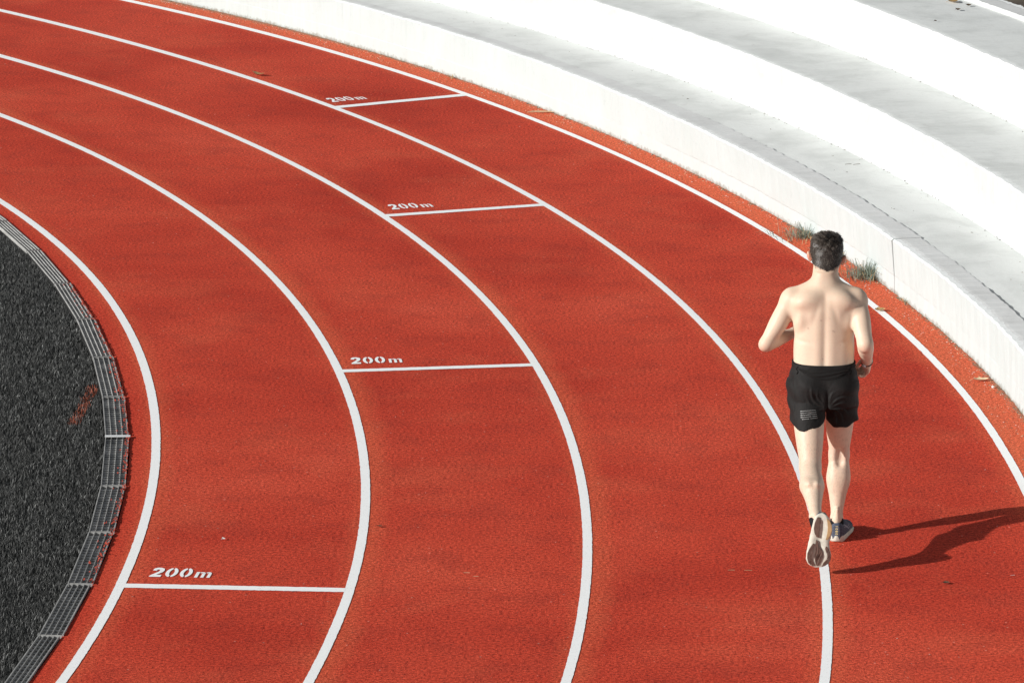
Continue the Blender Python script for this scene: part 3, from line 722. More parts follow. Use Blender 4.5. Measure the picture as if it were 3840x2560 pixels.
# arms
SL, EL_, WL = np.array((-.177, .052, 1.288)), np.array((-.304, .004, 1.060)), np.array((-.140, .168, 1.086))
SR, ER, WR = np.array((.175, .048, 1.288)), np.array((.211, -.112, 1.088)), np.array((.238, .085, .946))
blob(BF, SL+(-.006, -.004, .000), (.051, .054, .058), (0, R_(18), 0), .04)
blob(BF, SR+(.005, -.004, .000), (.050, .054, .058), (0, R_(-8), 0), .04)
limb(BF, SL, EL_, [(0, .051), (.25, .050), (.55, .0475), (.85, .041), (1, .038)], .02)
limb(BF, SR, ER, [(0, .050), (.3, .049), (.6, .048), (.85, .043), (1, .040)], .02)
blob(BF, SL*.55+EL_*.45+(.004, -.012, 0), (.034, .034, .075), (R_(-12), R_(27), 0), .03)  # triceps
blob(BF, SR*.55+ER*.45+(.002, -.010, 0), (.036, .034, .075), (R_(-35), 0, 0), .03)
limb(BF, EL_, WL, [(0, .038), (.25, .0415), (.6, .034), (1, .0245)], .018)
limb(BF, ER, WR, [(0, .039), (.25, .0435), (.6, .036), (1, .0265)], .018)
blob(BF, EL_+(-.012, -.012, -.012), (.022, .020, .020), None, .025)
blob(BF, ER+(.002, -.022, -.010), (.020, .020, .022), None, .025)
blob(BF, (-.155, .03, 1.245), (.03, .05, .05), None, .03); blob(BF, (.158, .01, 1.245), (.025, .05, .05), None, .03)
def hand(W, D, up, palm, s, curl):
    """W wrist, D direction of the forearm, up = thumb side, palm = palm normal."""
    D = np.array(D, float); D /= np.linalg.norm(D); up = np.array(up, float); up -= D*(up@D); up /= np.linalg.norm(up)
    pn = np.cross(D, up); pn = pn if pn@np.array(palm) > 0 else -pn
    M = np.stack([D, up, pn], 1)
    c = W+D*.050
    Mr = Matrix(M.tolist()).to_euler('XYZ')
    BF.add((lambda cc: (lambda X, Y, Z: ell((0, 0, 0), (.050, .042, .0165))((X-cc[0])*D[0]+(Y-cc[1])*D[1]+(Z-cc[2])*D[2], (X-cc[0])*up[0]+(Y-cc[1])*up[1]+(Z-cc[2])*up[2], (X-cc[0])*pn[0]+(Y-cc[1])*pn[1]+(Z-cc[2])*pn[2])))(c), c-.06, c+.06, .015)
    limb(BF, W-D*.01, W+D*.035, [(0, .024), (1, .022)], .02)
    lens = [.074, .082, .076, .060]
    for i in range(4):
        o = .0285-.019*i; base = W+D*(.088-.004*abs(i-1.2))+up*o
        l = lens[i]; a0 = curl[0]+.10*i; a1 = a0+curl[1]+.05*i; a2 = a1+curl[2]
        p0 = base; p1_ = p0+(D*math.cos(a0)+pn*math.sin(a0))*l*.45; p2_ = p1_+(D*math.cos(a1)+pn*math.sin(a1))*l*.32; p3_ = p2_+(D*math.cos(a2)+pn*math.sin(a2))*l*.25
        limb(BF, p0-D*.02, p1_, [(0, .0098), (1, .0088)], .004); limb(BF, p1_, p2_, [(0, .0088), (1, .008)], .003); limb(BF, p2_, p3_, [(0, .008), (1, .0072)], .003)
    t0 = W+D*.030+up*.022+pn*.004; t1 = t0+(D*.75+up*.45+pn*.45)*.036; t2 = t1+(D*.85-up*.05+pn*.5)*.030; t3 = t2+(D*.8-up*.3+pn*.5)*.022
    limb(BF, t0, t1, [(0, .0135), (1, .0108)], .008); limb(BF, t1, t2, [(0, .0104), (1, .0094)], .004); limb(BF, t2, t3, [(0, .0094), (1, .0082)], .003)
hand(WR, (.02, .70, -.70), (-.25, .6, .72), (-1, 0, 0), 1, (.55, .85, .55))
hand(WL, (.55, .72, .05), (0, -.2, 1), (.72, -.6, 0), -1, (.7, .9, .6))
# pelvis, legs
blob(BF, (-.075, -.035, .84), (.085, .085, .09), None, .03); blob(BF, (.075, -.035, .84), (.085, .085, .09), None, .03)
HL, KL, AL = np.array((-.082, .0, .84)), np.array((-.073, -.232, .443)), np.array((-.068, -.630, .287))
HR, KR, AR = np.array((.090, .0, .84)), np.array((.099, .062, .437)), np.array((.085, -.045, .105))
limb(BF, HL, KL, [(0, .092), (.45, .083), (.7, .072), (.9, .060), (1, .055)], .03)
limb(BF, HR, KR, [(0, .092), (.45, .080), (.7, .068), (.9, .056), (1, .053)], .03)
limb(BF, KL+(-.003, 0, 0), AL, [(0, .055), (.18, .058), (.38, .066), (.6, .049), (.82, .034), (1, .033)], .02)
limb(BF, KR, AR, [(0, .053), (.18, .056), (.38, .064), (.6, .048), (.85, .033), (1, .032)], .02)
mL = KL*.60+AL*.40; mR = KR*.68+AR*.32
blob(BF, mL+(.012, .0, .006), (.036, .100, .036), (R_(-20), 0, R_(2)), .025); blob(BF, mL+(-.024, .0, .008), (.037, .095, .036), (R_(-20), 0, 0), .025)
blob(BF, mR+(.022, -.018, 0), (.035, .035, .082), (R_(-16), 0, 0), .025); blob(BF, mR+(-.020, -.018, -.01), (.034, .035, .080), (R_(-16), 0, 0), .025)
blob(BF, KL+(.0, .025, .02), (.036, .03, .036), None, .02); blob(BF, KR+(0, .025, .01), (.036, .03, .036), None, .02)
# hollows behind the knees, tendons
BF.sub(ell(KR+(.0, -.060, .0), (.018, .016, .045)), KR-.1, KR+.1, .03)
for s in (-1, 1):
    limb(BF, KR+(s*.030, -.030, .085), KR+(s*.033, -.036, -.005), [(0, .015), (1, .010)], .02)
limb(BF, AL+(0, .02, .026), AL+(0, -.045, .005), [(0, .010), (1, .012)], .02)
limb(BF, AR+(0, -.026, .06), AR+(0, -.034, -.03), [(0, .010), (1, .012)], .02)
# feet inside the shoes
limb(BF, AL, (-.056, -.660, .207), [(0, .029), (1, .024)], .02); limb(BF, AR, AR+(.02, .12, -.035), [(0, .030), (1, .022)], .02)
BV, BFc = BF.mesh()

person = empty('person', (1.66, 23.08, 0))
tag(person, 'shirtless man with short dark hair and black shorts running away along the fourth lane line', 'person')

# skin colour carried on the vertices (real pigment: ears, elbows, moles, tan)
def near(P, c, r): return np.exp(-((np.linalg.norm(P-np.array(c), axis=1)/r)**2))
base = np.array([.705, .552, .418]); C = np.tile(base, (len(BV), 1))
def tint(w_, col): 
    global C
    C = C*(1-w_[:, None])+np.array(col)*w_[:, None]
for s, ez in ((-1, 1.500), (1, 1.482)): tint(np.clip(near(BV, (.0145+s*.098, .145, ez), .030)*1.3, 0, .95), (.70, .20, .14))
tint(.45*np.clip((BV[:, 2]-1.38)/.06, 0, 1)*(BV[:, 2] > 1.38), (.56, .37, .26))
for q in (EL_+(-.02, -.02, -.02), ER+(0, -.03, -.015)): tint(.55*near(BV, q, .035), (.60, .31, .22))
for q in (KL, KR): tint(.3*near(BV, q, .08), (.60, .42, .33))
tint(.5*near(BV, WR+(.0, .08, -.04), .07), (.52, .31, .22))
tint(.30*np.clip((.68-BV[:, 2])/.1, 0, 1), (.62, .47, .37))
for q in ((.042, -.075, 1.150), (-.022, -.07, 1.205), (-.01, -.09, 1.0), (.05, -.075, 1.145), (-.09, -.06, 1.16)): tint(.6*near(BV, q, .0045), (.24, .12, .08))
tint(.85*near(BV, (.215, -.075, 1.165), .006), (.25, .10, .07))
q_ = wobble(BV[:, 0]*31+BV[:, 1]*9, 5)*wobble(BV[:, 2]*27+BV[:, 0]*13, 6); tint(.10*np.clip(q_+.25, 0, 1), (.62, .43, .30))
tint(.22*np.clip((1.42-np.abs(BV[:, 2]-1.34)*8)/1.42, 0, 1)*(BV[:, 2] > 1.2), (.64, .43, .31))
for _ in range(14): tint(.35*near(BV, (rng.uniform(-.14, .14), -.07, rng.uniform(1.0, 1.33)), .0036), (.30, .15, .10))
# eyes, brows, lips
for s in (-1, 1):
    tint(np.clip(1.6*near(BV, (.0145+s*.031, .252, 1.513), .010), 0, 1), (.5, .45, .4)); tint(np.clip(1.5*near(BV, (.0145+s*.031, .256, 1.513), .005), 0, 1), (.03, .02, .02))
    for dx in (-.012, 0, .012): tint(np.clip(near(BV, (.0145+s*.033+dx, .256, 1.535), .007), 0, .8), (.05, .035, .03))
for dx in (-.014, 0, .014): tint(np.clip(near(BV, (.0145+dx, .257, 1.450), .008), 0, .7), (.50, .20, .16))

def mat_skin():
    m, nt, b = new_mat('skin'); at = N(nt, 'ShaderNodeVertexColor'); at.layer_name = 'Col'; p = objc(nt)
    a = noise(nt, p, 16, 4, .6); f = noise(nt, p, 90, 3, .6)
    c = mixc(nt, math_(nt, 'MULTIPLY', ramp(nt, a, [(.4, (0, 0, 0)), (.7, (1, 1, 1))]), .12), at.outputs[0], (.66, .45, .33))
    c = mixc(nt, math_(nt, 'MULTIPLY', ramp(nt, f, [(.5, (0, 0, 0)), (.72, (1, 1, 1))]), .12), c, (.52, .33, .24))
    # fine hair on the legs
    sx = N(nt, 'ShaderNodeSeparateXYZ'); L(nt, p, sx.inputs[0])
    mp = N(nt, 'ShaderNodeMapping'); mp.inputs['Scale'].default_value = (1, 1, .35); L(nt, p, mp.inputs[0])
    hr = noise(nt, mp.outputs[0], 130, 4, .75)
    leg = ramp(nt, sx.outputs[2], [(.55, (1, 1, 1)), (.70, (0, 0, 0))])
    c = mixc(nt, math_(nt, 'MULTIPLY', math_(nt, 'MULTIPLY', ramp(nt, hr, [(.5, (0, 0, 0)), (.62, (1, 1, 1))]), leg), .26), c, (.25, .17, .12))
    L(nt, c, b.inputs['Base Color']); b.inputs['Roughness'].default_value = .5; b.inputs['Specular IOR Level'].default_value = .33
    b.inputs['Subsurface Weight'].default_value = .10; b.inputs['Subsurface Radius'].default_value = (.012, .005, .003); b.inputs['Subsurface Scale'].default_value = 1.0
    bump(nt, b, f, .12, .002); return m
body = mesh_np('body', BV, BFc, mat_skin(), person, True, {'Col': C})

# ---- hair
def mat_attr(name, rough=.6, sp=.3):
    m, nt, b = new_mat(name); at = N(nt, 'ShaderNodeVertexColor'); at.layer_name = 'Col'
    L(nt, at.outputs[0], b.inputs['Base Color']); b.inputs['Roughness'].default_value = rough; b.inputs['Specular IOR Level'].default_value = sp; return m
HA = HZ; hx = .0145
def hairline(X, Y, Z):
    ax = np.abs(X-hx)
    back = 1.457+.38*np.clip(ax-.020, 0, .1)-.012*np.exp(-(ax/.012)**2)
    side = 1.485+.9*np.clip(Y-.155, 0, .03)
    front = 1.500+ .9*np.clip(Y-.165, 0, .1)
    hl = np.where(Y < .135, back+np.clip((Y-.10)/.035, 0, 1)*.028, np.where(Y < .165, side, front))
    return (hl-Z)*.8
cap = HF; X = cap.ax[0][:, None, None]; Y = cap.ax[1][None, :, None]; Z = cap.ax[2][None, None, :]
thick = .0035+.009*np.clip((Z-1.51)/.08, 0, 1)+.0028*np.clip((Z-1.5)/.08, .3, 1)*np.sin(X*150+Y*60)*np.sin(Z*120+Y*90)+.004*np.clip((Z-1.56)/.03, 0, 1)*np.clip((np.abs(X-.0145)-.02)/.03, 0, 1)
cap.F = np.maximum(HZ.F-thick, hairline(X, Y, Z)).astype(np.float32)
hv, hf = cap.mesh()
bv = BVHTree.FromPolygons([tuple(v) for v in hv.tolist()], hf.tolist())
fc = hv[hf].mean(1); e1 = hv[hf[:, 2]]-hv[hf[:, 0]]; e2 = hv[hf[:, 3]]-hv[hf[:, 1]]; fn_ = np.cross(e1, e2); fn_ /= np.linalg.norm(fn_, axis=1)[:, None]+1e-9
out = np.einsum('ij,ij->i', fn_, fc-np.array([hx, .14, 1.52])) > 0
fn_[~out] *= -1
sel = fc[:, 2] > 1.442; idx_ = np.nonzero(sel)[0]
ns = 22000; ch_ = rng.choice(idx_, ns); P0 = fc[ch_]+rng.uniform(-.002, .002, (ns, 3)); Nn = fn_[ch_]
lowm = (P0[:, 2] < 1.478) & (P0[:, 1] < .12) & (rng.random(ns) < .55); sh_ = rng.exponential(.006, ns)*lowm; P0[:, 2] -= sh_; P0[:, 1] -= sh_*.15
wh = np.array([hx+.012, .125, 1.622]); rad = P0-wh; down = np.array([0, -.05, -1.0])
swirl = np.cross(rad, np.array([0, -.3, 1.0])); swirl /= np.linalg.norm(swirl, axis=1)[:, None]+1e-6
rad /= np.linalg.norm(rad, axis=1)[:, None]+1e-6
fr_ = np.array([0.15, .9, .2])
topw = np.clip((P0[:, 2]-1.565)/.05, 0, 1)[:, None]
T_ = (rad*.6+down*.7)*(1-topw)+topw*(rad*.5+swirl*.7+fr_*.25)
T_ += np.stack([wobble(P0[:, 0]*70+P0[:, 2]*40, 21), wobble(P0[:, 1]*70+P0[:, 0]*50, 22), wobble(P0[:, 2]*80+P0[:, 1]*40, 23)], 1)*.30
T_ += rng.normal(0, .20, (ns, 3)); T_ -= Nn*np.einsum('ij,ij->i', T_, Nn)[:, None]; T_ /= np.linalg.norm(T_, axis=1)[:, None]+1e-6
ln_ = (.007+.015*topw[:, 0]*rng.uniform(.4, 1.2, ns)+.004*rng.random(ns))*np.where(P0[:, 2] < 1.475, .6, 1)
sd_ = np.cross(T_, Nn); wv = .0005+.0006*rng.random(ns)
lift = .18+.22*topw[:, 0]+.1*rng.random(ns)
a_ = P0-Nn*.001; m_ = P0+T_*ln_[:, None]*.5+Nn*(ln_*lift)[:, None]; t_ = P0+T_*ln_[:, None]+Nn*(ln_*lift*.9)[:, None]
V = np.stack([a_-sd_*wv[:, None], a_+sd_*wv[:, None], m_-sd_*wv[:, None]*.8, m_+sd_*wv[:, None]*.8, t_], 1).reshape(-1, 3)
i = np.arange(ns)*5; F3 = np.concatenate([np.stack([i, i+1, i+3], 1), np.stack([i, i+3, i+2], 1), np.stack([i+2, i+3, i+4], 1)], 0)
hc = np.where(rng.random(ns)[:, None] < .18, np.array([[.20, .175, .15]]), np.array([[.050, .037, .029]]))*rng.uniform(.6, 1.5, ns)[:, None]
Ftri = np.concatenate([hf[:, [0, 1, 2]], hf[:, [0, 2, 3]], F3+len(hv)], 0)
Vh = np.concatenate([hv, V], 0); Ch = np.concatenate([np.tile([.028, .022, .019], (len(hv), 1)), np.repeat(hc, 5, 0)], 0)
hair = mesh_np('hair', Vh, Ftri, mat_attr('hair', .42, .5), person, True, {'Col': Ch})

# ---- shorts
def sm01(x): x = np.clip(x, 0, 1); return x*x*(3-2*x)
SF = Field((-.26, -.30, .54), (.25, .26, .985), .004)
_sz = [.60, .70, .78, .84, .90, .935, .97]
def shorts_col(X, Y, Z):
    wxl = np.interp(Z, _sz, [.165, .172, .182, .187, .178, .167, .165]); wxr = np.interp(Z, _sz, [.163, .168, .176, .181, .181, .170, .163])
    wx = np.where(X < 0, wxl, wxr); wyb = np.interp(Z, _sz, [.115, .128, .138, .138, .128, .120, .117]); wyf = np.interp(Z, _sz, [.12, .13, .13, .128, .122, .120, .120])
    yc = np.interp(Z, _sz, [-.01, -.01, -.005, 0, .005, .008, .010]); y = Y-yc; wy = np.where(y < 0, wyb, wyf); n = 2.5
    q = (np.abs(X/wx)**n+np.abs(y/wy)**n)**(1/n)
    return np.maximum((q-1)*np.minimum(wx, wy), np.maximum(.735-Z, Z-.962))
SF.add(shorts_col, (-.21, -.16, .76), (.2, .15, .98), .02)
LA, LB = np.array((-.090, -.012, .82)), np.array((-.076, -.125, .575)); RA, RB = np.array((.093, .005, .82)), np.array((.108, .032, .575))
def leg_cone(a, b, r0, r1, ex):
    def fn(X, Y, Z):
        d = b-a; t = np.clip((a[2]-Z)/(a[2]-b[2]), -.2, 1.15); cx = a[0]+d[0]*t; cy = a[1]+d[1]*t; r = r0+(r1-r0)*t
        q = np.sqrt(((X-cx)/ex)**2+(Y-cy)**2)
        return np.maximum((q-r)*.93, Z-.86)
    return fn
SF.add(leg_cone(LA, LB, .097, .094, 1.0), (-.22, -.28, .54), (.03, .12, .86), .03)
SF.add(leg_cone(RA, RB, .094, .088, 1.0), (-.02, -.14, .54), (.24, .15, .86), .03)
blob(SF, (-.078, -.062, .835), (.085, .085, .085), None, .03); blob(SF, (.082, -.055, .835), (.085, .085, .085), None, .03)
# cloth folds
X = SF.ax[0][:, None, None]; Y = SF.ax[1][None, :, None]; Z = SF.ax[2][None, None, :]
bk = np.clip(-(Y+.0)/.05, 0, 1)
cxr, czr = .016, .742
dx_ = X-cxr; dz_ = Z-czr; r_ = np.sqrt(dx_**2+dz_**2)+1e-4; ph = np.arctan2(dz_, dx_)
def ridge(ph0, wd, amp, r0, r1):
    dd = np.angle(np.exp(1j*(ph-ph0-.25*np.sin(r_*28))))*r_
    return amp*np.exp(-(dd/wd)**2)*sm01((r_-.006)/.02)*sm01((r1-r_)/r0)
D_ = 0
for ph0, wd, amp, r0, r1 in ((2.75, .006, .006, .05, .15), (2.42, .006, .0065, .06, .17), (2.08, .005, .005, .05, .13), (3.1, .005, .005, .05, .13), (3.55, .005, .004, .04, .10), (1.75, .005, .003, .04, .09),
                             (1.1, .006, .004, .04, .12), (.55, .006, .005, .05, .14), (.15, .006, .005, .05, .12), (-.35, .006, .0055, .05, .14), (-.75, .006, .006, .05, .15), (-1.1, .006, .006, .04, .14), (-2.2, .006, .003, .03, .1)):
    D_ = D_+ridge(ph0, wd, amp, r0, r1)
    D_ = D_-ridge(ph0+.13, wd*1.1, amp*.7, r0, r1)
D_ = D_*bk*.72
D_ = D_+.004*np.sin(X*62+.9*np.sin(Z*22))*np.clip((.72-Z)/.12, 0, 1)+.0022*np.sin(X*34+Z*70+1.3*np.sin(Y*30))*np.clip((.95-Z)/.1, 0, 1)
D_ = D_-.010*np.exp(-(dx_/.010)**2)*bk*np.clip((.86-Z)/.05, 0, 1)*np.clip((Z-.70)/.03, 0, 1)   # seat seam
sideseam = np.exp(-((X+.160)/.004)**2)*bk*np.clip((.93-Z)/.05, 0, 1)
D_ = D_+.0025*sideseam
SF.F = (SF.F-D_*1.0).astype(np.float32)
# legs open below, hems cut
SF.sub(lambda X, Y, Z: torso(-.001, False)(X, Y, Z)+0*X, (-.2, -.16, .90), (.2, .2, .99), .004)
GX, GY, GZ = np.meshgrid(*SF.ax, indexing='ij'); msk = (np.abs(SF.F) < .018) & (np.abs(GX) < .20)
bs = BF.sample(np.stack([GX[msk], GY[msk], GZ[msk]], 1)); SF.F[msk] = np.minimum(SF.F[msk], np.where(GZ[msk] < .93, bs-.0045, 1)).astype(np.float32)
def hem(X, Y, Z):
    hl = np.interp(X, [-.19, -.165, -.14, -.11, 0, .02], [.655, .642, .634, .632, .662, .676])+.004*np.sin(X*60)+.10*(Y+.2)
    hr = np.interp(X, [.0, .03, .06, .085, .12, .155, .18], [.655, .632, .612, .612, .616, .628, .632])+.004*np.sin(X*80)+.12*(Y+.08)
    return np.where(X < .020, hl, hr)-Z
SF.clip(hem)
sv, sf = SF.mesh()
def mat_cloth():
    m, nt, b = new_mat('black_sports_fabric'); p = objc(nt)
    f = noise(nt, p, 12, 4, .6); w_ = noise(nt, p, 420, 2, .5)
    L(nt, ramp(nt, f, [(.3, (.008, .0075, .007)), (.7, (.014, .013, .0125))]), b.inputs['Base Color'])
    b.inputs['Roughness'].default_value = .72; b.inputs['Specular IOR Level'].default_value = .22
    b.inputs['Sheen Weight'].default_value = .03; b.inputs['Sheen Roughness'].default_value = .5
    mp = N(nt, 'ShaderNodeMapping'); mp.inputs['Scale'].default_value = (1, .4, .55); L(nt, p, mp.inputs[0])
    cr = noise(nt, mp.outputs[0], 26, 3, .55, .8)
    bump(nt, b, math_(nt, 'ADD', math_(nt, 'MULTIPLY', w_, .12), cr), .35, .010); return m
M_cloth = mat_cloth()
shorts = mesh_np('shorts', sv, sf, M_cloth, person, True)
sbv = BVHTree.FromPolygons([tuple(v) for v in sv.tolist()], sf.tolist())
M_band = simple('waistband_fabric', (.010, .0095, .009), .8, .2, .2, 40, .3, 300, .001)
WF = Field((-.20, -.16, .93), (.20, .18, .98), .003)
WF.add(lambda X, Y, Z: np.maximum(torso(.0085, False)(X, Y, Z)-.0012*np.sin(Z*420), np.abs(Z-(.957+.02*(Y+.0)-.004))-.014), (-.19, -.15, .93), (.19, .15, .98), .004)
WF.sub(lambda X, Y, Z: torso(-.001, False)(X, Y, Z), (-.19, -.15, .93), (.19, .15, .98), .003)
v_, f_ = WF.mesh(); band = mesh_np('waistband', v_, f_, M_band, shorts, True)
# things laid on the back of the shorts: cast from behind
def onto(x, z, off=.0012, bvh=None):
    h = (bvh or sbv).ray_cast(Vector((x, -.6, z)), Vector((0, 1, 0)))
    return (h[0]+h[1].normalized()*off*(1 if h[1].y < 0 else -1)) if h[0] is not None else None
M_refl = simple('reflective_print', (.34, .34, .33), .4, .5)
mb = MB()
for k in range(5):
    z0 = .731-.0098*k; x0 = -.128+.0005*k; x1 = -.046+.002*k
    prev = None
    for s in np.linspace(0, 1, 15):
        x = x0+(x1-x0)*s; z = z0-.002+.011*math.sin(s*2.0)*.8
        a = onto(x, z-.0007); b_ = onto(x, z+.0007)
        if a and b_:
            if prev and random.random() > .06: mb.quad(prev[0], a, b_, prev[1])
            prev = (a, b_)
mb.obj('reflective_stripes', M_refl, shorts)
# rear mesh pocket with its drooping yoke
PX = np.linspace(-.138, .138, 61); PT = np.linspace(0, 1, 16); V = []
for x in PX:
    zt = .944; zb = .944-.048*(1-(abs(x)/.142)**2.4)
    for s in PT:
        z = zt+(zb-zt)*s; q = onto(x, z, .0016)
        fold = .0022*math.sin(s*15+2.2*math.sin(x*16)+x*9)*math.sin(math.pi*s)
        q = q if q else Vector((x, -.11, z)); V.append((q.x, q.y-.0015-fold-.003*math.sin(math.pi*min(1, s*1.1)), q.z))
F = []
for i in range(60):
    for j in range(15): F.append((i*16+j, (i+1)*16+j, (i+1)*16+j+1, i*16+j+1))
mesh_np('back_pocket', np.array(V), F, M_band, shorts, True)
mb = MB(); q = Vector((.004, -.112, .953)); q0 = band.data
hb = BVHTree.FromPolygons([tuple(v) for v in v_.tolist()], f_.tolist()); c = onto(.004, .950, .001, hb) or q
mb.box(c, (.0045, 0, 0), (0, .0006, 0), (0, 0, .003)); mb.obj('tag', simple('tag_grey', (.20, .20, .20), .6), shorts)
for s in (-1, 1):   # side drawcord loops
    mb = MB(); pts = [onto(s*.143+.004*math.sin(a*1.3), .962-.006*a, .003) for a in range(9)]
    mb.tube([p_ for p_ in pts if p_], [.0022]*len([p_ for p_ in pts if p_]), 5); mb.obj('side_loop', M_cloth, shorts, True)

# ---- watch
ax_ = Vector(WR-ER).normalized(); wc = Vector(WR)+ax_*-.004; u_ = ax_.cross(Vector((1, 0, .2))).normalized(); v2 = ax_.cross(u_)
def surf_r(d):
    rs = np.linspace(.014, .060, 93); f = BF.sample(np.array([tuple(wc+d*float(q)) for q in rs])); k = np.argmax(f > 0); return float(rs[k])
V = []; n = 36
for k in range(n):
    a = 2*math.pi*k/n; d = u_*math.cos(a)+v2*math.sin(a)
    r0_ = surf_r(d)
    for rr_, hh in ((r0_-.002, -.0045), (r0_+.0022, -.0045), (r0_+.0022, .0045), (r0_-.002, .0045)): V.append(wc+d*rr_+ax_*hh)
F = []
for k in range(n):
    for j in range(4): F.append((k*4+j, ((k+1) % n)*4+j, ((k+1) % n)*4+(j+1) % 4, k*4+(j+1) % 4))
strap = mesh_np('wristwatch', np.array(V), F, simple('watch_strap', (.03, .03, .035), .5), person, True)
mb = MB(); dd = Vector((-.45, -.60, -.55)); dd = (dd-ax_*dd.dot(ax_)).normalized(); fc_ = wc+dd*(surf_r(dd)+.0035); side = ax_.cross(dd)
pts = [fc_-dd*.004, fc_+dd*.003]; 
vs = []; 
for q in (-.0035, .0035):
    for k in range(14):
        a = 2*math.pi*k/14; vs.append(fc_+dd*q+(side*math.cos(a)+ax_*math.sin(a))*.0095)
mb.add(vs, [tuple(range(14))[::-1], tuple(range(14, 28))]+[(k, (k+1) % 14, 14+(k+1) % 14, 14+k) for k in range(14)])
ms, nt_, b_s = new_mat('steel'); b_s.inputs['Metallic'].default_value = .3; b_s.inputs['Roughness'].default_value = .3; b_s.inputs['Base Color'].default_value = (.7, .7, .72, 1)
mb.obj('watch_case', ms, strap)

